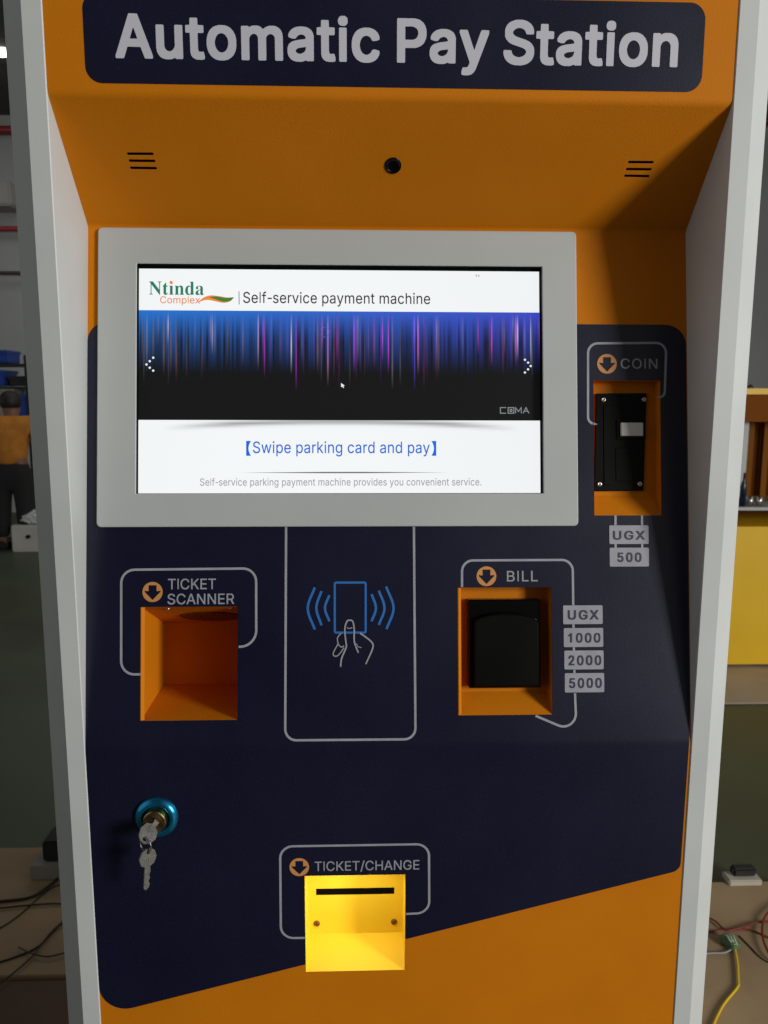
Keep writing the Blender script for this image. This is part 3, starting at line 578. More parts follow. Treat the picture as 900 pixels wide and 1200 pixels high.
for pts, w in (([(-0.0506, 0.0782), (-0.0495, 0.0866), (-0.0451, 0.0971), (-0.0453, 0.1026), (-0.0464, 0.1144), (-0.0445, 0.1224), (-0.0417, 0.1240), (-0.0385, 0.1226), (-0.0371, 0.1152), (-0.0369, 0.1026), (-0.0330, 0.0917)], 0.0015),
               ([(-0.0442, 0.1166), (-0.0417, 0.1159), (-0.0389, 0.1167)], 0.0009),
               ([(-0.0498, 0.1114), (-0.0536, 0.1066), (-0.0527, 0.1003), (-0.0497, 0.0976), (-0.0471, 0.0989)], 0.0011),
               ([(-0.0533, 0.1005), (-0.0578, 0.0915), (-0.0564, 0.0887), (-0.0527, 0.0897), (-0.0471, 0.0969)], 0.0011),
               ([(-0.0314, 0.1113), (-0.0223, 0.1046), (-0.0186, 0.0999), (-0.0196, 0.0940), (-0.0257, 0.0806)], 0.0015),
               ([(-0.0364, 0.0983), (-0.0299, 0.0969)], 0.0008), ([(-0.0362, 0.1012), (-0.0335, 0.0992)], 0.0008)):
    shapes.append(stroke(curve2(pts), w))
printed('hand_symbol', shapes, 0.0012, M_LINE, front)

# --- speaker grilles and camera eye in the sloping hood
for xs in ((SLITS[0][0][0], SLITS[2][1][0]), (SLITS[5][0][0], SLITS[3][1][0])):
    t = SLITS[1][0][1] if xs[0] < 0 else SLITS[4][0][1]
    bmg = bmesh.new()
    m = frame_matrix('O', (xs[0] + xs[1]) / 2, t, -0.010)
    add_box(bmg, (-0.03, -0.018, -0.004), (0.03, 0.018, 0.004), 0.001)
    bmg.transform(m)
    link('speaker_grille', bmg, M_DARK, kiosk)
bme = bmesh.new()
add_lathe(bme, [(0.0078, -0.008), (0.0078, 0.0006), (0.0070, 0.0009), (0.0062, -0.0006), (0.0040, -0.0012), (0.0, -0.0008)], frame_matrix('O', EYE[0], EYE[1]), 32)
link('camera_lens', bme, M_GLOSSBLACK, kiosk, True)

# --- display bezel and screen
def ring(r, g): return rrect(r[0] - g, r[1] + g, r[2] - g, r[3] + g, 0.0045 + g if g > -0.004 else 0.001, 6)
def ring_in(r, g): return rrect(r[0] - g, r[1] + g, r[2] - g, r[3] + g, 0.0008, 6)
BH = 0.0042
slab('display_bezel', [(ring(BEZ, 0), ring_in(WIN, 0), -0.0062), (ring(BEZ, 0), ring_in(WIN, 0), BH - 0.0008),
                       (ring(BEZ, -0.0003), ring_in(WIN, 0.0003), BH - 0.0003), (ring(BEZ, -0.0009), ring_in(WIN, 0.0009), BH)], 'P', [M_GREY, M_BEZELSHADE], kiosk, 1)
SH = -0.0040
screen = slab('display_screen', [(rect4((WIN[0] - 0.003, WIN[1] + 0.003, WIN[2] - 0.003, WIN[3] + 0.003)), None, SH - 0.004),
                                 (rect4((WIN[0] - 0.003, WIN[1] + 0.003, WIN[2] - 0.003, WIN[3] + 0.003)), None, SH)], 'P', M_GLASS, kiosk)

def lit(name, shapes, dh, material, sub=1):
    bmx = bmesh.new()
    for o, hs in shapes: fill(bmx, o, hs, None)
    for v in bmx.verts: v.co = on('P', v.co.x, v.co.y, SH + dh)
    return link(name, bmx, material, screen)

def lit_grid(name, r, nx, nt, fn, dh):
    x0, x1, t0, t1 = r
    me_v = []; cols = []
    for j in range(nt + 1):
        for i in range(nx + 1):
            u, v = i / nx, j / nt
            me_v.append(on('P', x0 + (x1 - x0) * u, t0 + (t1 - t0) * v, SH + dh)); cols.append(fn(u, v))
    fs = [(j * (nx + 1) + i, j * (nx + 1) + i + 1, (j + 1) * (nx + 1) + i + 1, (j + 1) * (nx + 1) + i) for j in range(nt) for i in range(nx)]
    me = bpy.data.meshes.new(name); me.from_pydata(me_v, [], fs)
    ca = me.color_attributes.new('pixels', 'FLOAT_COLOR', 'POINT')
    for k, c in enumerate(cols): ca.data[k].color = c
    me.materials.append(M_PIXELS)
    o = bpy.data.objects.new(name, me); COL.objects.link(o); o.parent = screen
    return o

M_PIXELS = glow_attr('screen_pixels')
PAGE = (-0.2516, 0.1507, 0.2501, 0.4745)
BAN = (-0.2518, 0.1509, 0.3231, 0.4328)

def page_fn(u, v):
    w = 0.905 + 0.03 * math.sin(3.1 * u + 0.4) * (1 - 0.3 * v)
    c = [w * 0.97, w * 0.995, w * 1.0]
    split = (BAN[2] - PAGE[2]) / (PAGE[3] - PAGE[2])
    if v < split:                      # the curled page shadow under the banner
        k = (split - v) / split
        edge = 0.05 + 0.12 * (1 - (2 * u - 1) ** 2)
        if 0.06 < u < 0.95:
            dk = math.exp(-((k - (0.17 - 0.15 * (1 - (2 * u - 1) ** 2) ** 0.7)) / 0.035) ** 2) * 0.62 * min(1, (u - 0.06) * 6, (0.95 - u) * 6)
            c = [x * (1 - dk) for x in c]
    return (c[0], c[1], c[2], 1)
lit_grid('screen_page', PAGE, 90, 90, page_fn, 0.0002)

rnd = random.Random(11)
streaks = []
for k in range(120):
    u = rnd.random()
    strong = rnd.random() < 0.24
    if u < 0.30: hue = rnd.choice([(1.0, 0.86, 0.72), (0.95, 0.62, 0.55), (0.75, 0.66, 0.85)])
    elif u < 0.62: hue = rnd.choice([(0.9, 0.12, 0.85), (0.75, 0.15, 0.9), (0.95, 0.55, 0.75), (0.9, 0.9, 1.0)])
    else: hue = rnd.choice([(0.35, 0.30, 1.0), (0.9, 0.92, 1.0), (0.55, 0.25, 1.0), (0.95, 0.3, 0.8)])
    streaks.append((u, rnd.uniform(0.0007, 0.0013) if strong else rnd.uniform(0.0008, 0.0024), rnd.uniform(0.30, 0.74) * (1.0 if u < 0.75 else 0.88),
                    (rnd.uniform(0.65, 1.15) if strong else rnd.uniform(0.05, 0.20)), hue, rnd.uniform(0.05, 0.3)))
COLN = [rnd.choice([0.12, 0.3, 0.5, 0.75, 1.0, 1.0]) for k in range(190)]
def banner_fn(u, v):
    d = 1 - v                                    # 0 at the top edge
    f = max(0.0, 1 - d / 0.58) ** 1.45
    top = (0.012 + 0.030 * u, 0.165 - 0.100 * u, 0.60 - 0.06 * u)
    cn_ = COLN[min(len(COLN) - 1, int(u * len(COLN)))]
    g_ = max(0.0, min(1.0, (d - 0.03) / 0.25))
    wv = (1 - g_) + g_ * cn_
    c = [x * f * wv for x in top]
    for su, sw, sl, sa, hue, st in streaks:
        q = abs(u - su)
        if q > 3 * sw: continue
        g = math.exp(-(q / sw) ** 2)
        along = max(0.0, min(1.0, (d - 0.02) / (st + 0.02))) * max(0.0, min(1.0, (sl - d) / 0.22)) ** 1.3
        k = g * along * sa
        for n in range(3): c[n] += (hue[n] ** 2) * k * 0.75
    base = (0.004, 0.0042, 0.0046)
    return (min(1, c[0] + base[0]), min(1, c[1] + base[1]), min(1, c[2] + base[2]), 1)
lit_grid('banner_picture', BAN, 760, 44, banner_fn, 0.0004)

G_TEXT = glow('screen_dark_text', lin(44, 46, 50)); G_GREY = glow('screen_grey_text', lin(156, 158, 158)); G_BLUE = glow('screen_blue_text', lin(0, 104, 222))
G_GREEN = glow('screen_green', lin(30, 122, 96)); G_LEAF = glow('screen_leaf_green', lin(66, 128, 52)); G_ORANGE = glow('screen_orange', lin(242, 132, 62))
G_WHITE = glow('screen_white', lin(240, 240, 240)); G_DIM = glow('screen_dim_text', lin(136, 138, 140)); G_RULE = glow('screen_rule', lin(110, 112, 114)); G_DOT = glow('screen_blue_dot', lin(80, 110, 220))
def lit_words(s, fit, material, face='R', track=0.01, name='screen_lettering'): return lit(name, lettering(s, face, fit, track), 0.0006, material)
lit_words('Self-service payment machine', (-0.1476, 0.0400, 0.4407, 0.0110), G_TEXT)
lit_words('Swipe parking card and pay', (-0.1377, 0.0390, 0.2902, 0.0115), G_BLUE)
lit_words('Self-service parking payment machine provides you convenient service.', (-0.1900, 0.0909, 0.2577, 0.0072), G_GREY)
lit_words('Ntinda', (-0.2409, -0.1866, 0.4484, 0.0132), G_GREEN, 'S', 0.005, 'logo_lettering')
lit_words('Complex', (-0.2299, -0.1904, 0.4398, 0.0070), G_ORANGE, 'R', 0.0, 'logo_lettering')
def spts(*a): return list(a)
up = curve2([(-0.1934, 0.4403), (-0.1866, 0.4457), (-0.1798, 0.4479), (-0.1714, 0.4472), (-0.1637, 0.4460), (-0.1566, 0.4462)])
dn = curve2([(-0.1566, 0.4462), (-0.1603, 0.4422), (-0.1671, 0.4405), (-0.1756, 0.4421), (-0.1841, 0.4434), (-0.1934, 0.4403)])
lit('logo_swoosh', [(up + dn[1:-1], [])], 0.0008, G_ORANGE)
up = curve2([(-0.1815, 0.4462), (-0.1739, 0.4468), (-0.1646, 0.4455), (-0.1564, 0.4462)])
dn = curve2([(-0.1564, 0.4462), (-0.1603, 0.4424), (-0.1671, 0.4415), (-0.1747, 0.4438), (-0.1815, 0.4462)])
lit('logo_swoosh', [(up + dn[1:-1], [])], 0.0010, G_LEAF)
lit('logo_dot', [(circle(*(-0.2191, 0.4607), 0.0016, 12), [])], 0.0008, G_ORANGE)
lit('divider_line', [stroke([(-0.1517, 0.4523), (-0.1515, 0.4390)], 0.0008)], 0.0006, G_RULE)
a, b = (-0.1444, 0.3023), (-0.1396, 0.2874)
bl = [(a[0], a[1]), (a[0], b[1]), (b[0], b[1])] + [(a[0] + (b[0] - a[0]) * (0.48 + 0.52 * (2 * k / 8 - 1) ** 2), b[1] + (a[1] - b[1]) * k / 8) for k in range(1, 8)] + [(b[0], a[1])]
lit('bracket_mark', [(bl, [])], 0.0006, G_BLUE)
a2, b2 = (0.0406, 0.3024), (0.0455, 0.2875)
lit('bracket_mark', [([(a2[0] + b2[0] - (x - a[0] + a2[0]), y - a[1] + a2[1]) for x, y in bl][::-1], [])], 0.0006, G_BLUE)
r0, r1 = (-0.1516, 0.2706), (0.0573, 0.2708)
lit('divider_line', [([r0, (r0[0] * 0.6 + r1[0] * 0.4, r0[1] - 0.0006), (r0[0] * 0.4 + r1[0] * 0.6, r0[1] - 0.0006), r1, (r0[0] * 0.4 + r1[0] * 0.6, r1[1] + 0.0006), (r0[0] * 0.6 + r1[0] * 0.4, r1[1] + 0.0006)], [])], 0.0006, G_RULE)
for dots in ([(-0.2365, 0.3852), (-0.2399, 0.3817), (-0.2431, 0.3784), (-0.2399, 0.3752), (-0.2365, 0.3723)], [(0.1357, 0.3847), (0.1389, 0.3818), (0.1415, 0.3784), (0.1388, 0.3750), (0.1356, 0.3718)]):
    lit('slide_arrow', [(circle(x, t, 0.00115, 10), []) for x, t in dots], 0.0006, G_WHITE)
lit('loading_dots', [(circle(x, t, 0.0006, 8), []) for x, t in ((-0.0696, 0.4146), (-0.0692, 0.4094), (-0.0666, 0.4068), (-0.0632, 0.4086), (-0.0615, 0.4120), (-0.0628, 0.4155), (-0.0666, 0.4163))], 0.0006, G_DOT)
c = (-0.0498, 0.3605)
lit('pointer_mark', [([(c[0], c[1]), (c[0] + 0.0036, c[1] - 0.0026), (c[0] + 0.0022, c[1] - 0.0030), (c[0] + 0.0030, c[1] - 0.0046), (c[0] + 0.0020, c[1] - 0.0050), (c[0] + 0.0013, c[1] - 0.0034), (c[0], c[1] - 0.0042)][::-1], [])], 0.0006, G_WHITE)
# the maker's name in square letters
bx0, bx1, btb, bth = (0.1105, 0.1395, 0.3305, 0.0057)
def bl_(ox, pts, closed=False): return stroke([(bx0 + (bx1 - bx0) * (ox + p[0]), btb + bth * p[1]) for p in pts], 0.0009, closed)
mk = [bl_(0, [(0.2, 0), (0, 0), (0, 1), (0.2, 1)]), bl_(0.27, [(0, 0), (0.2, 0), (0.2, 1), (0, 1)], True), bl_(0.27, [(0.07, 0.32), (0.13, 0.32), (0.13, 0.68), (0.07, 0.68)], True),
      bl_(0.53, [(0, 0), (0, 1), (0.10, 0.3), (0.20, 1), (0.20, 0)]), bl_(0.79, [(0, 0), (0.105, 1), (0.21, 0)]), bl_(0.79, [(0.055, 0.36), (0.155, 0.36)])]
lit('maker_lettering', mk, 0.0006, G_DIM)
lit('status_mark', [stroke([(0.0863, 0.4709), (0.0873, 0.4687)], 0.0009), stroke([(0.0888, 0.4710), (0.0898, 0.4687)], 0.0009)], 0.0006, G_GREY)

# --- recessed bays
def bay(name, sec, r, prof, material, rim=0.0, fold=0.0032):
    x0, x1, t0, t1 = r
    bmb = bmesh.new()
    e = 0.0002
    A = [bmb.verts.new(on(sec, x0 + e, t, h)) for t, h in prof]
    B = [bmb.verts.new(on(sec, x1 - e, t, h)) for t, h in prof]
    for i in range(len(prof) - 1): bmb.faces.new((A[i], B[i], B[i + 1], A[i + 1]))
    bmb.faces.new(A); bmb.faces.new(B[::-1])
    if fold:                                       # folded lip down the left edge
        q = [(x0 - 0.0004, 0.0006), (x0 + 0.0004, 0.0010), (x0 + fold, -0.0014), (x0 + fold, -0.0022), (x0 - 0.0004, -0.0005)]
        VA = [bmb.verts.new(on(sec, x, t0 + 0.0004, h)) for x, h in q]; VB = [bmb.verts.new(on(sec, x, t1 - 0.0004, h)) for x, h in q]
        for i in range(len(q)): bmb.faces.new((VA[i], VA[(i + 1) % len(q)], VB[(i + 1) % len(q)], VB[i]))
        bmb.faces.new(VA); bmb.faces.new(VB)
    # a lip of folded sheet round the opening
    h0, h1 = 0.0005, 0.0011
    lo = [(x0 - rim, t0 - rim), (x1 + rim, t0 - rim), (x1 + rim, t1 + rim), (x0 - rim, t1 + rim)]
    li = [(x0 + e, t0 + e), (x1 - e, t0 + e), (x1 - e, t1 - e), (x0 + e, t1 - e)]
    if rim:
        V = [[bmb.verts.new(on(sec, p[0], p[1], h)) for p in l] for l, h in ((lo, h0), (lo, h1), (li, h1), (li, -0.001))]
        for P_, Q_ in zip(V, V[1:]):
            for i in range(4): bmb.faces.new((P_[i], P_[(i + 1) % 4], Q_[(i + 1) % 4], Q_[i]))
    return link(name, bmb, material, kiosk)

def screw(parent, sec, x, t, h, r, material=None):
    bms = bmesh.new(); m = frame_matrix(sec, x, t, h)
    add_lathe(bms, [(r, 0), (r, r * 0.25), (r * 0.8, r * 0.5), (r * 0.32, r * 0.55), (r * 0.26, r * 0.15), (0, r * 0.1)], m, 16)
    return link('screw', bms, material or M_SCREW, parent, True)

def plate(bmp, sec, pts, h0, h1, bev=0.0006):
    """solid plate with outline pts between heights h0 and h1"""
    cx = sum(p[0] for p in pts) / len(pts); ct = sum(p[1] for p in pts) / len(pts)
    def inset(p):
        d = Vector((p[0] - cx, p[1] - ct)); k = max(0.0, 1 - bev * 1.4 / d.length); return (cx + d.x * k, ct + d.y * k)
    rows = [[bmp.verts.new(on(sec, p[0], p[1], h)) for p in l] for l, h in ((pts, h0), (pts, h1 - bev), ([inset(p) for p in pts], h1))]
    for A, B in zip(rows, rows[1:]):
        for i in range(len(A)): bmp.faces.new((A[i], A[(i + 1) % len(A)], B[(i + 1) % len(A)], B[i]))
    bmp.faces.new(rows[-1])

# coin bay
d0 = 0.013
x0, x1, t0, t1 = R_COIN
coin = bay('coin_bay', 'P', R_COIN, [(t1, 0), (t1, -d0), (t0 + 0.0205, -d0), (t0, 0)], M_ORANGE, fold=0.0)
bmp = bmesh.new()
plate(bmp, 'P', [(0.2075, 0.2521), (0.2582, 0.2526), (0.2624, 0.3525), (0.2106, 0.3520)], -d0, -0.010)
CB = (0.2341, 0.2570, 0.3081, 0.3217)
plate(bmp, 'P', rect4((CB[0] - 0.0035, CB[1] + 0.0035, CB[2] - 0.003, CB[3] + 0.003)), -0.0101, -0.0085)
acc = link('coin_acceptor', bmp, M_BLACK, coin)
bmp = bmesh.new(); plate(bmp, 'P', rrect(CB[0], CB[1], CB[2], CB[3], 0.001, 3), -0.0086, -0.0060)
link('coin_slot_cover', bmp, M_WHITEPLASTIC, coin)
for c in ((0.2174, 0.3454), (0.2593, 0.3458), (0.2126, 0.2592), (0.2541, 0.2594)): screw(coin, 'P', c[0], c[1], -0.010, 0.0026)
bmp = bmesh.new()
plate(bmp, 'P', rrect(CB[0] - 0.0165, CB[0] - 0.0085, CB[2] - 0.050, CB[3] + 0.018, 0.001, 3), -0.0101, -0.0092, 0.0003)
plate(bmp, 'P', rrect(CB[0] - 0.0045, CB[1] - 0.004, CB[2] - 0.046, CB[2] - 0.012, 0.001, 3), -0.0101, -0.0094, 0.0003)
link('cover_strip', bmp, M_BLACK, coin)

# ticket scanner bay with its sloping roof and round scanner window
x0, x1, t0, t1 = R_SCAN
dp = 0.087
scan = bay('scanner_bay', 'P', R_SCAN, [(t1, 0), (t1 - 0.026, -dp), (t0 + 0.034, -dp), (t0 + 0.018, -dp), (t0, 0)], M_ORANGE)
rd = Vector((-0.026, -dp)).normalized(); rn = Vector((rd.y, -rd.x))   # roof direction and inward normal in (t, h)
def on_roof(x, s, up=0.0):
    q = Vector((t1, 0)) + rd * s + rn * up
    return on('P', x, q.x, q.y)
if rn.x > 0: rn = -rn
bmw = bmesh.new()
cx = (x0 + x1) / 2 + 0.012
ringv = [bmw.verts.new(on_roof(cx + 0.031 * math.cos(a), 0.052 + 0.024 * math.sin(a), 0.0012)) for a in [2 * math.pi * k / 36 for k in range(36)]]
bmw.faces.new(ringv)
ring2 = [bmw.verts.new(on_roof(cx + 0.033 * math.cos(a), 0.052 + 0.026 * math.sin(a), 0.0)) for a in [2 * math.pi * k / 36 for k in range(36)]]
for k in range(36): bmw.faces.new((ring2[k], ring2[(k + 1) % 36], ringv[(k + 1) % 36], ringv[k]))
link('scanner_window', bmw, M_SCANGLASS, scan)
for sx in (x0 + 0.024, x1 - 0.0085):
    bms = bmesh.new()
    c = on_roof(sx, 0.010, 0.0); nrm = (on_roof(sx, 0.010, 1.0) - c).normalized()
    m = nrm.to_track_quat('Z', 'Y').to_matrix().to_4x4(); m.translation = c
    add_lathe(bms, [(0.0020, 0), (0.0020, 0.0008), (0.0012, 0.0014), (0, 0.0015)], m, 12)
    link('screw', bms, M_SCREW, scan, True)

# bill bay with the black note mouth
x0, x1, t0, t1 = R_BILL
db = 0.021
bill = bay('bill_bay', 'P', R_BILL, [(t1, 0), (t1, -db), (t0 + 0.0190, -db), (t0, 0)], M_ORANGE)
MB_ = (0.0781, 0.1512, 0.0536, 0.1427)
bmp = bmesh.new()
plate(bmp, 'P', rrect(MB_[0], MB_[1], MB_[2], MB_[3], 0.0015, 3), -db, -0.0090, 0.001)
note = link('bill_acceptor', bmp, M_GLOSSBLACK, bill)
bmp = bmesh.new()
ax0, ax1, at0, at1 = MB_[0] + 0.005, MB_[1] - 0.0035, MB_[2] + 0.003, MB_[3] - 0.014
arch = [(ax0, at0), (ax1, at0)] + [(ax1 + (ax0 - ax1) * k / 14, at1 - 0.008 + 0.0085 * math.sin(math.pi * k / 14) ** 0.6) for k in range(15)]
plate(bmp, 'P', arch, -0.0091, -0.0030, 0.0012)
link('note_mouth', bmp, M_BLACK, bill)

bmp = bmesh.new()
add_tube(bmp, [on('P', p[0], p[1], -0.0036) for p in arch[2:]], 0.0009, 8)
link('mouth_lip', bmp, M_GLOSSBLACK, bill, True)
# ticket and change tray, lit by a small lamp under its top edge
x0, x1, t0, t1 = R_TRAY
dt = 0.046
TB0 = (-0.0384, -0.2386)[1]
tray = bay('ticket_tray', 'L', R_TRAY, [(t1, 0), (t1 - 0.001, -dt), (TB0, -dt), (t0, 0)], M_YELLOW, fold=0.0)
SL = (-0.0793, 0.0052, -0.1922, -0.1850)
bmp = bmesh.new(); plate(bmp, 'L', rect4(SL), -dt, -dt + 0.0004, 0.0001); link('ticket_slot', bmp, M_DARK, tray)  # flat black plate on the back wall, painted for the slot's darkness
for c in ((-0.0790, -0.2261), (0.0052, -0.2257)): screw(tray, 'L', c[0], c[1], -dt, 0.0034, M_BROWNSCREW)
lamp_p = on('L', (x0 + x1) / 2, t1 - 0.005, -0.0085)
area_lamp('tray_lamp', lamp_p, lamp_p + Vector((0, 0.008, -0.05)), 0.084, 0.010, 0.045, (1.0, 0.94, 0.80), 135)

# --- lock with its key plug
LK = (-0.2334, -0.0722)
lockm = frame_matrix('L', LK[0], LK[1])
bml = bmesh.new()
add_lathe(bml, [(0.0212, 0.0004), (0.0212, 0.0022), (0.0200, 0.0042), (0.0172, 0.0062), (0.0150, 0.0066), (0.0138, 0.0058), (0.0126, 0.0030), (0.0, 0.0030)], lockm, 56)
lock = link('lock', bml, M_BLUEFILM, kiosk, True)
bml = bmesh.new()
add_lathe(bml, [(0.0112, 0.0028), (0.0112, 0.0100), (0.0104, 0.0110), (0.0, 0.0110)], lockm, 40)
cb = link('lock_plug', bml, M_BRASS, lock)
bml = bmesh.new(); add_box(bml, (-0.0009, -0.0050, 0.0108), (0.0009, 0.0050, 0.0113)); bml.transform(lockm); link('keyhole', bml, M_DARK, lock)

# --- side panels: front edge, bevelled outer corner, flat inside wall
def side_panel(s):
    bms = bmesh.new()
    xi = 0.3000
    prof = [(xi, 0.55), (xi, -0.0004), (xi + 0.0008, -0.0012), (xi + 0.0176, -0.0012), (xi + 0.0188, 0.0006), (xi + 0.0412, 0.0200), (xi + 0.0420, 0.0215), (xi + 0.0420, 0.55)]
    z0, z1_ = FLOOR + 0.02, 0.86
    A = [bms.verts.new((s * x, y, z0)) for x, y in prof]; B = [bms.verts.new((s * x, y, z1_)) for x, y in prof]
    n = len(prof)
    for i in range(n):
        q = (A[i], A[(i + 1) % n], B[(i + 1) % n], B[i]); bms.faces.new(q)
    bms.faces.new(A); bms.faces.new(B)
    bmesh.ops.recalc_face_normals(bms, faces=bms.faces)
    return link('side_panel', bms, M_WHITE, kiosk)
side_panel(-1); side_panel(1)

bms = bmesh.new()
add_box(bms, (-0.3005, 0.53, FLOOR + 0.02), (0.3005, 0.548, 0.855)); add_box(bms, (-0.3005, 0.004, 0.835), (0.3005, 0.5295, 0.853)); add_box(bms, (-0.3005, 0.02, FLOOR + 0.025), (0.3005, 0.5295, FLOOR + 0.085))
link('cabinet_shell', bms, M_WHITE, kiosk)

# ================================================================== KEYS
keys = empty('key_bunch', on('L', LK[0], LK[1], 0.011))
tag(keys, 'two silver keys on a small ring hanging from the brass door lock', 'keys')
kloc = keys.location.copy()
def key_mesh(length):
    """bow at the top, blade down -Y local, flat in Z"""
    bmk = bmesh.new()
    bow = [(0.0018, 0.0), (0.0075, 0.0035), (0.0100, 0.0110), (0.0072, 0.0190), (0.0025, 0.0225), (-0.0025, 0.0225), (-0.0072, 0.0190), (-0.0100, 0.0110), (-0.0075, 0.0035), (-0.0018, 0.0)]
    hole = [(0.0022 * math.cos(a), 0.0182 + 0.0022 * math.sin(a)) for a in [2 * math.pi * k / 14 for k in range(14)]]
    fill(bmk, bow, [hole], None)
    blade = [(-0.0032, 0.0), (-0.0032, -length), (-0.0010, -length - 0.003), (0.0026, -length), (0.0034, -length + 0.004), (0.0018, -length + 0.008), (0.0034, -length + 0.012), (0.0022, -length + 0.015), (0.0036, -length + 0.019), (0.0030, 0.0)]
    fill(bmk, blade, [], None)
    g = bmesh.ops.extrude_face_region(bmk, geom=bmk.faces[:])
    for v in [e for e in g['geom'] if isinstance(e, bmesh.types.BMVert)]: v.co.z += 0.0020
    # raised panel with stamped marks
    for k in range(4):
        add_box(bmk, (-0.0042 + k * 0.0023, 0.0060 + 0.0010 * (k % 2), 0.0019), (-0.0029 + k * 0.0023, 0.0118 - 0.0008 * (k % 2), 0.0024))
    bmesh.ops.recalc_face_normals(bmk, faces=bmk.faces)
    return bmk
def to_pts(bmk, m): bmk.transform(m); return bmk
# key in the lock: blade runs into the plug, bow stands out of the door
b1 = key_mesh(0.010)
b1.transform(Matrix.Scale(0.92, 4))
ka = Vector((-0.32, -0.88, -0.33)).normalized()          # the bow sags out of the plug, leaning left
kn = Vector((0.62, -0.48, 0.62)); kn = (kn - ka * kn.dot(ka)).normalized()
m = Matrix((ka.cross(kn), ka, kn)).transposed().to_4x4(); m.translation = Vector((0, -0.0035, -0.001))
b1.transform(m)
link('key', b1, M_KEY, keys)
hole_c = m @ Vector((0, 0.0168, 0.001))
# split ring through both bows
bmr = bmesh.new()
rc = hole_c + Vector((0.0012, -0.0005, -0.0056))
pts = []
for turn in range(2):
    for k in range(28):
        a = 2 * math.pi * k / 28
        rr = 0.0072
        pts.append(rc + Vector((rr * math.cos(a) * 0.85, rr * math.cos(a) * -0.5 + 0.0005 * (turn * 28 + k) / 28, rr * math.sin(a))))
add_tube(bmr, pts, 0.0007, 8)
link('split_ring', bmr, M_KEY, keys, True)
b2 = key_mesh(0.025)
b2.transform(Matrix.Scale(0.86, 4))
m2 = Matrix.Translation(rc + Vector((0.0022, 0, -0.0072))) @ Matrix.Rotation(math.radians(5), 4, 'Y') @ Matrix.Rotation(math.radians(38), 4, 'Z') @ Matrix.Rotation(math.radians(90), 4, 'X') @ Matrix.Translation((0, -0.0157, -0.001))
b2.transform(m2)
link('key', b2, M_KEY, keys)

# ================================================================== BACKGROUND, LEFT
def thing_mesh(name, bm, material, label, cat, group=None, smooth=False): return tag(link(name, bm, material, None, smooth), label, cat, group)

# plywood boards on the floor round the pay station
BZ = -1.078
def board(name, x0, x1, y0, y1, z1, material, label):
    b = box((x0, y0, FLOOR + 0.001), (x1, y1, z1), 0.002)
    return thing_mesh(name, b, material, label, 'board', 'plywood boards on the workshop floor')
yl0 = (-0.8410, 1.0225, -1.0780)[1]; yl1 = (-1.0974, 1.5775, -1.0780)[1]; yr1 = (1.1017, 1.3437, -1.0780)[1]
board('plywood_board', -2.6, -0.05, yl0, yl1, BZ, M_PLY, 'tan plywood board with dark wires on it, left of the pay station')
board('plywood_board', -2.6, -0.05, yl0 - 1.2, yl0 - 0.012, BZ - 0.004, M_DARKPLY, 'dark brown plywood board in the bottom left corner')
board('plywood_board', 0.05, 2.6, yr1 - 1.6, yr1, BZ, M_PLY, 'brown plywood board with red and yellow wires, right of the pay station')

def wire(pts, r, material, label, group, lift=0.0):
    P = [Vector((p[0], p[1], BZ + r + lift + (p[3] if len(p) > 3 else 0))) for p in pts]
    bmw_ = bmesh.new(); add_tube(bmw_, catmull(P, 7), r, 8)
    return thing_mesh('wire', bmw_, material, label, 'wire', group, True)
GW = 'dark wires on the left board'
wire([(-1.1361, 1.2808, -1.0750), (-1.0527, 1.3042, -1.0750), (-0.9763, 1.3209, -1.0750), (-0.9386, 1.3782, -1.0750), (-0.9200, 1.4477, -1.0750), (-0.8600, 1.5114, -1.0750)], 0.0042, M_WIRE, 'thick dark cable, uppermost across the tan board', GW)
wire([(-1.1087, 1.2728, -1.0750), (-1.0392, 1.2745, -1.0750), (-0.9725, 1.2836, -1.0750), (-0.8796, 1.2884, -1.0750), (-0.7761, 1.2637, -1.0750)], 0.0025, M_WIRE, 'thin dark wire lying almost level across the tan board', GW, 0.003)
wire([(-1.0544, 1.1615, -1.0750), (-1.0036, 1.1966, -1.0750), (-0.9719, 1.2547, -1.0750), (-0.9443, 1.3430, -1.0750), (-0.9102, 1.3815, -1.0750), (-0.8234, 1.4034, -1.0750)], 0.0020, M_WIRE, 'thin dark wire crossing under the thick cable near the panel', GW)
wire([(-1.0024, 1.0550, -1.0750), (-0.9450, 1.0682, -1.0750), (-0.8778, 1.1121, -1.0750), (-0.8566, 1.1692, -1.0750), (-0.8418, 1.2195, -1.0750), (-0.7836, 1.2858, -1.0750)], 0.0026, M_WIRE, 'dark wire curving up across the middle of the tan board', GW)
wire([(-0.9299, 0.9476, -1.0750), (-0.9002, 1.0064, -1.0750), (-0.8693, 1.0811, -1.0750), (-0.8585, 1.1627, -1.0750), (-0.8376, 1.2022, -1.0750), (-0.7592, 1.2138, -1.0750)], 0.0022, M_WIRE, 'dark wire running from the dark board up to the panel', GW, 0.004)
wire([(-0.9176, 1.1132, -1.0750), (-0.8775, 1.0905, -1.0750), (-0.8290, 1.0770, -1.0750), (-0.7870, 1.0910, -1.0750), (-0.7254, 1.1141, -1.0750)], 0.0020, M_WIRE, 'short dark wire sagging in a shallow curve by the panel', GW, 0.006)

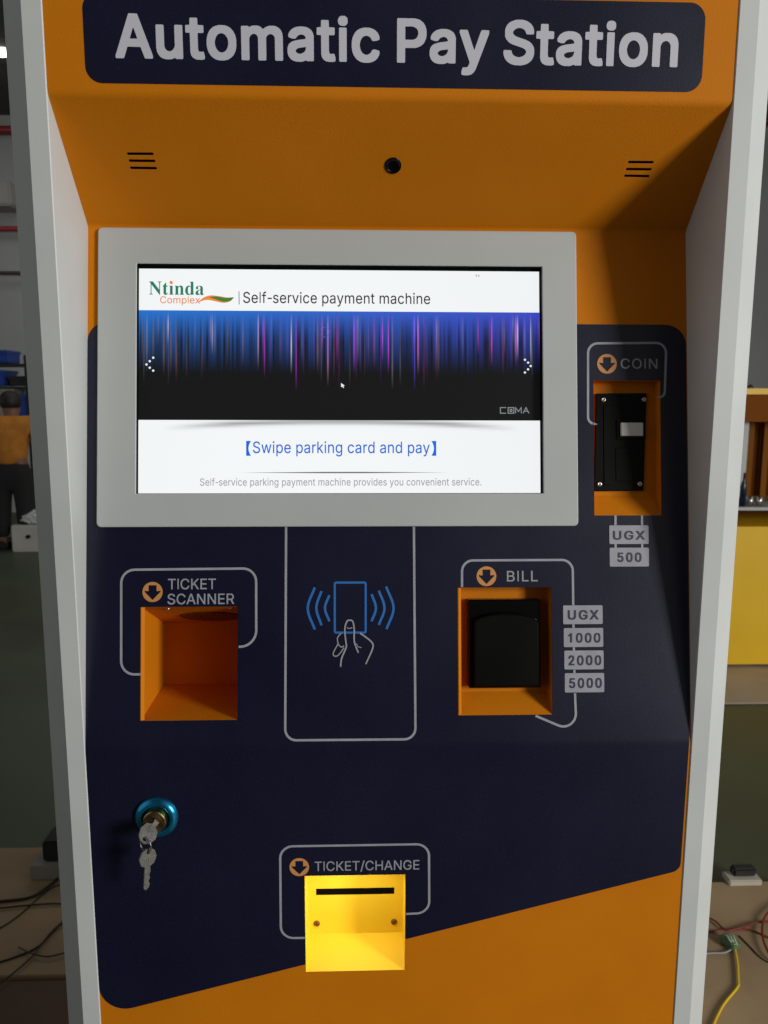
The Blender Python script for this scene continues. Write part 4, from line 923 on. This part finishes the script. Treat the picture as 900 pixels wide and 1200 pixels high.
# rubber blocks at the far edge of the boards
M_PALEBLOCK = mat('pale_block', (0.30, 0.28, 0.24), 0.7, vary=0.1)
M_RUBBER = mat('black_rubber', (0.014, 0.014, 0.015), 0.7)
c = (-1.0096, 1.4546, -1.0780); e = (-0.9044, 1.4603, -1.0780)
thing_mesh('timber_block', box((c[0], c[1] - 0.05, BZ), (e[0] + 0.05, c[1] + 0.09, BZ + 0.045), 0.003), M_PALEBLOCK, 'pale timber block on the tan board left of the pay station', 'block')
cz = BZ + 0.045
thing_mesh('rubber_block', box((c[0] + 0.030, c[1] - 0.03, cz), (e[0] + 0.04, c[1] + 0.06, cz + 0.065), 0.006), M_RUBBER, 'black rubber block standing on the pale timber block', 'block')
c = (1.0516, 1.3410, -1.0780); e = (1.1500, 1.3424, -1.0780)
thing_mesh('timber_strip', box((c[0], c[1] - 0.02, BZ), (e[0], c[1] + 0.03, BZ + 0.018), 0.003), mat('pale_strip', (0.50, 0.47, 0.38), 0.7), 'small pale strip at the far edge of the right board', 'strip')
bmb = bmesh.new(); add_box(bmb, (c[0] + 0.018, c[1] - 0.005, BZ + 0.018), (e[0] - 0.010, c[1] + 0.025, BZ + 0.045), 0.006)
thing_mesh('rubber_pad', bmb, M_RUBBER, 'black rubber pad lying on the small pale strip', 'pad')

# right-hand wires
GR = 'red wires on the right board'
wire([(0.8484, 1.2268, -1.0750), (0.9290, 1.1746, -1.0750), (0.9480, 1.1298, -1.0750), (0.9881, 1.1354, -1.0750), (1.0399, 1.1543, -1.0750), (1.0790, 1.1567, -1.0750), (1.1645, 1.1407, -1.0750)], 0.0026, M_REDWIRE, 'red wire looping over the connector and out to the right', GR, 0.004)
wire([(0.8318, 1.1296, -1.0750), (0.9205, 1.1305, -1.0750), (0.9696, 1.1359, -1.0750), (1.0186, 1.1312, -1.0750), (1.0536, 1.1005, -1.0750), (1.1197, 1.0634, -1.0750)], 0.0026, M_REDWIRE, 'red wire falling away below the upper red loop', GR)
wire([(1.2139, 1.2692, -1.0750), (1.0974, 1.1912, -1.0750), (1.0486, 1.1304, -1.0750), (1.0205, 1.0599, -1.0750), (1.0243, 1.0050, -1.0750), (1.0929, 0.9797, -1.0750)], 0.0030, M_REDWIRE, 'red wire bending in a tall arc at the right picture edge', GR, 0.007)
wire([(0.9767, 1.1124, -1.0750), (0.9846, 1.0734, -1.0750), (0.9935, 1.0298, -1.0750), (1.0168, 0.9993, -1.0750)], 0.0018, M_WIRE, 'short dark wire under the red loops on the right board', GR)
wire([(0.7947, 1.0414, -1.0750), (0.8699, 1.0454, -1.0750), (0.9088, 1.0474, -1.0750), (0.9413, 1.0683, -1.0750), (0.9581, 1.0934, -1.0750)], 0.0024, M_GREYWIRE, 'grey wire pair ending at the green connector', GR, 0.003)
wire([(0.9405, 1.0621, -1.0750), (0.9205, 1.0078, -1.0750), (0.8947, 0.9511, -1.0750), (0.8819, 0.9294, -1.0750), (0.8238, 0.8780, -1.0750), (0.7724, 0.8197, -1.0750), (0.7366, 0.7669, -1.0750)], 0.0030, M_YELLOWWIRE, 'bright yellow wire trailing down from the green connector', GR, 0.002)
cn = empty('wire_connector', (0, 0, 0)); tag(cn, 'small green and white wire connector on the right board', 'connector')
c = (0.9313, 1.0812, -1.0700)
bmc = box((c[0] - 0.012, c[1] - 0.026, BZ + 0.002), (c[0] + 0.018, c[1] + 0.020, BZ + 0.022), 0.003, ('Z', 0.4)); link('connector_body', bmc, mat('connector_green', (0.10, 0.17, 0.09), 0.4), cn)
bmc = bmesh.new()
for q in range(3): add_tube(bmc, [Vector((c[0] - 0.012 + q * 0.010, c[1] + 0.022, BZ + 0.012)), Vector((c[0] - 0.004 + q * 0.008, c[1] + 0.0, BZ + 0.027)), Vector((c[0] + 0.0 + q * 0.006, c[1] - 0.024, BZ + 0.018))], 0.0026, 6)
link('connector_lead', bmc, mat('pale_lead', (0.42, 0.50, 0.36), 0.4), cn, True)

# person in an orange shirt, seen from behind at the far bench
def skin_body(name, joints, edges, radii, material, parent=None, root=0):
    me = bpy.data.meshes.new(name); me.from_pydata([Vector(j) for j in joints], edges, [])
    o = bpy.data.objects.new(name, me); COL.objects.link(o)
    m = o.modifiers.new('skin', 'SKIN'); sv = me.skin_vertices[0].data
    for i, r in enumerate(radii):
        sv[i].radius = r if isinstance(r, tuple) else (r, r); sv[i].use_root = (i == root)
    o.modifiers.new('sub', 'SUBSURF').render_levels = 2
    o.modifiers['sub'].levels = 2
    dg = bpy.context.evaluated_depsgraph_get()
    me2 = bpy.data.meshes.new_from_object(o.evaluated_get(dg)); me2.materials.append(material)
    for p in me2.polygons: p.use_smooth = True
    o.modifiers.clear(); o.data = me2
    if parent: o.parent = parent
    return o
px, py = (-3.3161, 6.6000, -0.3352)[0], 6.6
M_SKIN = mat('skin', (0.20, 0.10, 0.065), 0.6); M_SHIRT = mat('orange_cotton', (0.50, 0.185, 0.022), 0.9, vary=0.2, vary_scale=12, bump=0.6, bump_scale=30)
M_TROUSER = mat('black_cotton', (0.013, 0.013, 0.014), 0.9, vary=0.2, vary_scale=14); M_HAIR = mat('black_hair', (0.014, 0.010, 0.008), 0.6, bump=0.6, bump_scale=120)
hz = FLOOR
J = lambda x, y, z: (px + x, py + y, hz + z)
body = skin_body('person', [J(0, 0, 0.80), J(0, 0, 0.98), J(0, 0.04, 1.16), J(0, 0.09, 1.24), J(-0.02, 0.13, 1.31), J(-0.02, 0.15, 1.40),
    J(-0.20, 0.06, 1.20), J(-0.27, 0.16, 0.98), J(-0.22, 0.36, 0.90), J(-0.20, 0.44, 0.89), J(0.20, 0.06, 1.20), J(0.27, 0.16, 0.98), J(0.22, 0.36, 0.90), J(0.20, 0.44, 0.89),
    J(-0.10, 0, 0.72), J(-0.11, 0.0, 0.42), J(-0.12, -0.02, 0.08), J(-0.12, 0.12, 0.03), J(0.10, 0, 0.72), J(0.11, 0.0, 0.42), J(0.12, -0.02, 0.08), J(0.12, 0.12, 0.03)],
    [(0, 1), (1, 2), (2, 3), (3, 4), (4, 5), (2, 6), (6, 7), (7, 8), (8, 9), (2, 10), (10, 11), (11, 12), (12, 13), (0, 14), (14, 15), (15, 16), (16, 17), (0, 18), (18, 19), (19, 20), (20, 21)],
    [(0.15, 0.10), (0.14, 0.09), (0.15, 0.09), 0.055, 0.085, 0.095, 0.06, 0.045, 0.035, 0.03, 0.06, 0.045, 0.035, 0.03, 0.085, 0.06, 0.045, 0.04, 0.085, 0.06, 0.045, 0.04], M_SKIN)
tag(body, 'person in an orange t-shirt and black trousers, seen from behind, head bowed', 'person')
skin_body('shirt', [J(0, -0.005, 0.75), J(0, -0.005, 0.98), J(0, 0.035, 1.15), J(0, 0.075, 1.22), J(-0.20, 0.06, 1.20), J(-0.27, 0.16, 0.98), J(0.20, 0.06, 1.20), J(0.27, 0.16, 0.98)],
    [(0, 1), (1, 2), (2, 3), (2, 4), (4, 5), (2, 6), (6, 7)], [(0.178, 0.125), (0.17, 0.115), (0.175, 0.115), 0.08, 0.10, 0.085, 0.10, 0.085], M_SHIRT, body)
skin_body('trousers', [J(0, 0, 0.93), J(0, 0, 0.70), J(-0.10, 0, 0.62), J(-0.11, 0, 0.40), J(-0.12, -0.02, 0.10), J(0.10, 0, 0.62), J(0.11, 0, 0.40), J(0.12, -0.02, 0.10)],
    [(0, 1), (1, 2), (2, 3), (3, 4), (1, 5), (5, 6), (6, 7)], [(0.175, 0.115), (0.18, 0.12), 0.105, 0.09, 0.08, 0.105, 0.09, 0.08], M_TROUSER, body)
for sx in (-0.12, 0.12):
    bms = bmesh.new(); add_box(bms, (px + sx - 0.05, py - 0.08, hz + 0.001), (px + sx + 0.05, py + 0.19, hz + 0.085), 0.025)
    link('shoe', bms, M_TROUSER, body, True)
bmh = bmesh.new()
bmesh.ops.create_uvsphere(bmh, u_segments=20, v_segments=14, radius=0.101, matrix=Matrix.Translation(J(-0.02, 0.125, 1.40)))
bmesh.ops.delete(bmh, geom=[v for v in bmh.verts if v.co.z < hz + 1.33 or v.co.y > py + 0.20], context='VERTS')
link('hair', bmh, M_HAIR, body, True)

# low white appliance with a clear bag on it
a = (-3.2914, 6.4500, -1.0666); b = (-2.9782, 6.4500, -0.8486)
box_ = empty('floor_cabinet'); tag(box_, 'small white cabinet on the floor behind the person', 'cabinet')
link('cabinet_body', box((a[0], 6.45, FLOOR), (b[0] + 0.12, 6.85, b[2]), 0.01), mat('white_appliance', (0.50, 0.49, 0.46), 0.5), box_)
kc = (-3.1300, 6.4400, -0.9516)
bmk = bmesh.new(); add_lathe(bmk, [(0.018, 0), (0.018, 0.02), (0, 0.022)], Matrix.Translation((kc[0], 6.45, kc[2])) @ Matrix.Rotation(math.radians(90), 4, 'X'), 16); link('knob', bmk, M_BLACK, box_, True)
bmp = bmesh.new()
bmesh.ops.create_icosphere(bmp, subdivisions=3, radius=1.0)
rr = random.Random(3)
for v in bmp.verts: v.co = Vector((v.co.x * 0.15 * rr.uniform(0.8, 1.1), v.co.y * 0.10 * rr.uniform(0.8, 1.1), max(-0.05, v.co.z * 0.075 * rr.uniform(0.7, 1.15))))
bc = (-3.1212, 6.5000, -0.7917)
bmp.transform(Matrix.Translation((bc[0], 6.58, b[2] + 0.052)))
thing_mesh('plastic_bag', bmp, mat('clear_plastic', (0.55, 0.56, 0.57), 0.15, spec=0.8), 'crumpled shiny plastic bag on the small white cabinet', 'bag')

# rack with blue bins behind the person
M_BLUE = mat('blue_plastic', (0.012, 0.050, 0.30), 0.45); M_RACK = mat('black_rack', (0.016, 0.017, 0.02), 0.5)
ra, rb = (-3.5381, 7.6000, 0.7743), (-4.1863, 7.6000, 0.2946)
rack = empty('storage_rack'); tag(rack, 'black metal storage rack by the far wall at the left', 'rack')
bmk = bmesh.new(); add_box(bmk, (ra[0] - 0.02, 7.6, FLOOR), (ra[0] + 0.02, 7.64, ra[2])); link('upright', bmk, M_RACK, rack)
bmk = bmesh.new(); add_box(bmk, (rb[0] - 0.3, 7.6, FLOOR), (rb[0] - 0.26, 7.64, ra[2])); link('upright', bmk, M_RACK, rack)
for pyy in (426, 453, 500):
    q = (-3.7161, 7.6000, 0.6857) if pyy == 426 else (-3.7324, 7.6000, 0.4470) if pyy == 453 else (-3.7611, 7.6000, 0.0266)
    bmk = bmesh.new(); add_box(bmk, (rb[0] - 0.3, 7.61, q[2] - 0.025), (ra[0], 8.0, q[2])); link('shelf', bmk, M_RACK, rack)
def bin_(x, z, w, h, material, label, cat='bin'):
    bmb = bmesh.new(); add_box(bmb, (x, 7.62, z), (x + w, 7.95, z + h), 0.01); add_box(bmb, (x - 0.008, 7.612, z + h - 0.03), (x + w + 0.008, 7.958, z + h + 0.002))
    return thing_mesh('storage_bin', bmb, material, label, cat, 'bins on the storage rack')
q1 = (-3.7420, 7.6000, 0.6944); q2 = (-3.7584, 7.6000, 0.4558); q3 = (-3.7783, 7.6000, 0.0356)
bin_(q1[0] - 0.55, q1[2], 0.55, 0.13, M_BLUE, 'blue bin on the top shelf of the rack at the picture edge')
bin_(q1[0] + 0.01, q2[2], 0.20, 0.10, M_RACK, 'black bin on the middle shelf of the rack')
bin_(q1[0] - 0.50, q2[2], 0.46, 0.16, M_BLUE, 'blue bin on the middle shelf of the rack')
q4 = (-3.6342, 7.6000, 0.1886)
bin_(q4[0] - 0.02, q3[2], 0.14, q4[2] - q3[2] + 0.17, M_BLUE, 'tall blue bin on the lower shelf beside the head of the person')
bin_(q4[0] - 0.40, q3[2], 0.34, q4[2] - q3[2] + 0.24, mat('grey_tote', (0.25, 0.25, 0.24), 0.6), 'grey bin on the lower shelf of the rack')

# ceiling light and pipes
lx = (-3.4185, 7.2000, 3.5962); 
lampo = empty('ceiling_light'); tag(lampo, 'lit white fluorescent ceiling light at the upper left edge', 'ceiling light')
tz = lx[2]
link('light_tube', box((lx[0] - 0.9, 7.2, tz - 0.05), ((-3.3550, 7.2000, 3.5972)[0], 7.3, tz + 0.05), 0.02), glow('lit_tube', (1.0, 0.97, 0.9, 1), 4.0), lampo)
link('light_housing', box((lx[0] - 0.95, 7.16, tz + 0.052), ((-3.3550, 7.2000, 3.5972)[0] + 0.03, 7.34, tz + 0.11), 0.01), M_GREY, lampo)
bmk = bmesh.new(); add_box(bmk, (lx[0] - 0.5, 7.24, tz + 0.11), (lx[0] - 0.48, 7.26, 3.6)); link('hanger', bmk, M_GREY, lampo)
M_BROWNPIPE = mat('dark_pipe', (0.035, 0.02, 0.018), 0.5)
def pipe(z, x0, x1, r, material, label):
    bmq = bmesh.new(); add_tube(bmq, [Vector((x0, 8.85, z)), Vector(((x0 + x1) / 2, 8.85, z)), Vector((x1, 8.85, z))], r, 12)
    return thing_mesh('wall_pipe', bmq, material, label, 'pipe', 'pipes along the far wall', True)
pipe((-4.1372, 8.8500, 3.3956)[2], -13, -1.5, 0.042, M_REDPIPE, 'thick red pipe high on the far wall at the left')
pipe((-4.2130, 8.8500, 2.2977)[2], -13, -1.5, 0.03, M_REDPIPE, 'thin red pipe on the far wall at the left')
pipe((-4.2479, 8.8500, 1.7926)[2], -13, -1.5, 0.022, M_BROWNPIPE, 'thin dark pipe low on the far wall at the left')
pipe((4.7706, 8.8500, 3.6139)[2], 1.5, 13, 0.05, M_REDPIPE, 'red pipe high on the far wall at the right')
q = (-4.0103, 8.8000, 2.7834); q2 = (-4.5193, 8.8000, 2.5037)
thing_mesh('wall_duct', box((q2[0] - 1, 8.6, q2[2]), (q[0], 8.95, q[2]), 0.02), mat('galvanised_duct', (0.38, 0.38, 0.37), 0.5), 'pale galvanised duct on the far wall at the left edge', 'duct')

# ================================================================== BACKGROUND, RIGHT
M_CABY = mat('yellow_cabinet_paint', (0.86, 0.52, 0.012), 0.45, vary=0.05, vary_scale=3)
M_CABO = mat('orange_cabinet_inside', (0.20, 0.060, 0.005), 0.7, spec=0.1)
yc = 3.2
c0 = (1.7902, 3.2000, 0.3930); c1 = (1.9824, 3.2000, -1.0745); c2 = (1.9293, 3.2000, -0.3229); c3 = (1.9222, 3.2000, -0.2234)
xl, xr = c0[0] - 0.05, c0[0] + 0.95
zb, zd, zs, zt = c1[2], c2[2], c3[2], c0[2]
cab = empty('yellow_cabinet', (0, 0, 0)); tag(cab, 'yellow metal cabinet with an open upper compartment at the right edge', 'cabinet')
bmk = bmesh.new()
add_box(bmk, (xl, yc, zt - 0.03), (xr, yc + 0.5, zt)); add_box(bmk, (xl, yc + 0.002, zd + 0.001), (xl + 0.06, yc + 0.5, zt - 0.031)); add_box(bmk, (xr - 0.06, yc + 0.002, zd + 0.001), (xr, yc + 0.5, zt - 0.031))
link('cabinet_frame', bmk, M_CABY, cab)
link('door_panel', box((xl, yc - 0.012, zb), (xr, yc + 0.49, zd), 0.004), M_CABY, cab)
link('plinth', box((xl + 0.01, yc + 0.01, FLOOR + 0.02), (xr - 0.01, yc + 0.48, zb - 0.001)), M_RACK, cab)
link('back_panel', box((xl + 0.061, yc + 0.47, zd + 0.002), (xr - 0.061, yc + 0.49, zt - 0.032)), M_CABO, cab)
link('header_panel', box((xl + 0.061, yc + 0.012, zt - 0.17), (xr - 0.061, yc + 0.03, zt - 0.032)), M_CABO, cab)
link('shelf', box((xl + 0.061, yc - 0.02, zs - 0.012), (xr - 0.061, yc + 0.46, zs + 0.004), 0.002), M_GREY, cab)
for k in range(5):
    xx = (2.0764, 3.3000, 0.1048)[0] + k * 0.085
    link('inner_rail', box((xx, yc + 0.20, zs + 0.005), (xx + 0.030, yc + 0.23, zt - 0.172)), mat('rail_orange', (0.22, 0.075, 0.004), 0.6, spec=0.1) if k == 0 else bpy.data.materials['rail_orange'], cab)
g0 = (1.9663, 3.2500, 0.2627); g1 = (2.0069, 3.2500, 0.2628)
link('inner_plate', box((xl + 0.08, yc + 0.10, zs + 0.006), ((2.0235, 3.3000, 0.2618)[0], yc + 0.115, (2.0231, 3.3000, 0.2662)[2])), M_GREY, cab)
b0 = (1.9813, 3.2200, -0.2128)
bmk = bmesh.new(); add_lathe(bmk, [(0, 0), (0.016, 0.0), (0.016, 0.11), (0.006, 0.14), (0.006, 0.175), (0, 0.176)], Matrix.Translation((b0[0], yc + 0.03, zs + 0.0045)), 18)
thing_mesh('bottle', bmk, mat('dark_blue_bottle', (0.006, 0.010, 0.05), 0.25), 'narrow dark blue bottle on the shelf of the yellow cabinet', 'bottle', None, True)
M_STEEL = mat('polished_steel', (0.6, 0.58, 0.54), 0.25, metal=1.0)
for pxx, lab, mm in (('a', 'grey steel cup next to the dark blue bottle', M_STEEL), ('b', 'bright steel cup at the right end of the cabinet shelf', M_STEEL)):
    q = (2.0258, 3.2400, -0.2156) if pxx == 'a' else (2.0762, 3.2400, -0.2157)
    bmk = bmesh.new(); add_lathe(bmk, [(0, 0.0), (0.016, 0.0), (0.018, 0.05), (0.0165, 0.05), (0.015, 0.004), (0, 0.004)], Matrix.Translation((q[0], yc + 0.04, zs + 0.0045)), 20)
    thing_mesh('steel_cup', bmk, mm, lab, 'cup', 'cups on the cabinet shelf', True)
q = (1.9883, 3.2000, 0.4066)
bmk = bmesh.new(); add_lathe(bmk, [(0.014, 0), (0.014, 0.012), (0.006, 0.02), (0, 0.021)], Matrix.Translation((q[0], yc + 0.05, zt)), 12); link('top_bolt', bmk, M_RACK, cab, True)
pp = (1.7441, 2.7114, -1.0800)
thing_mesh('wooden_platform', box((1.2, pp[1], FLOOR + 0.001), (4.0, 3.9, FLOOR + 0.010), 0.002), M_PALE, 'pale flat wooden platform under the yellow cabinet', 'platform')
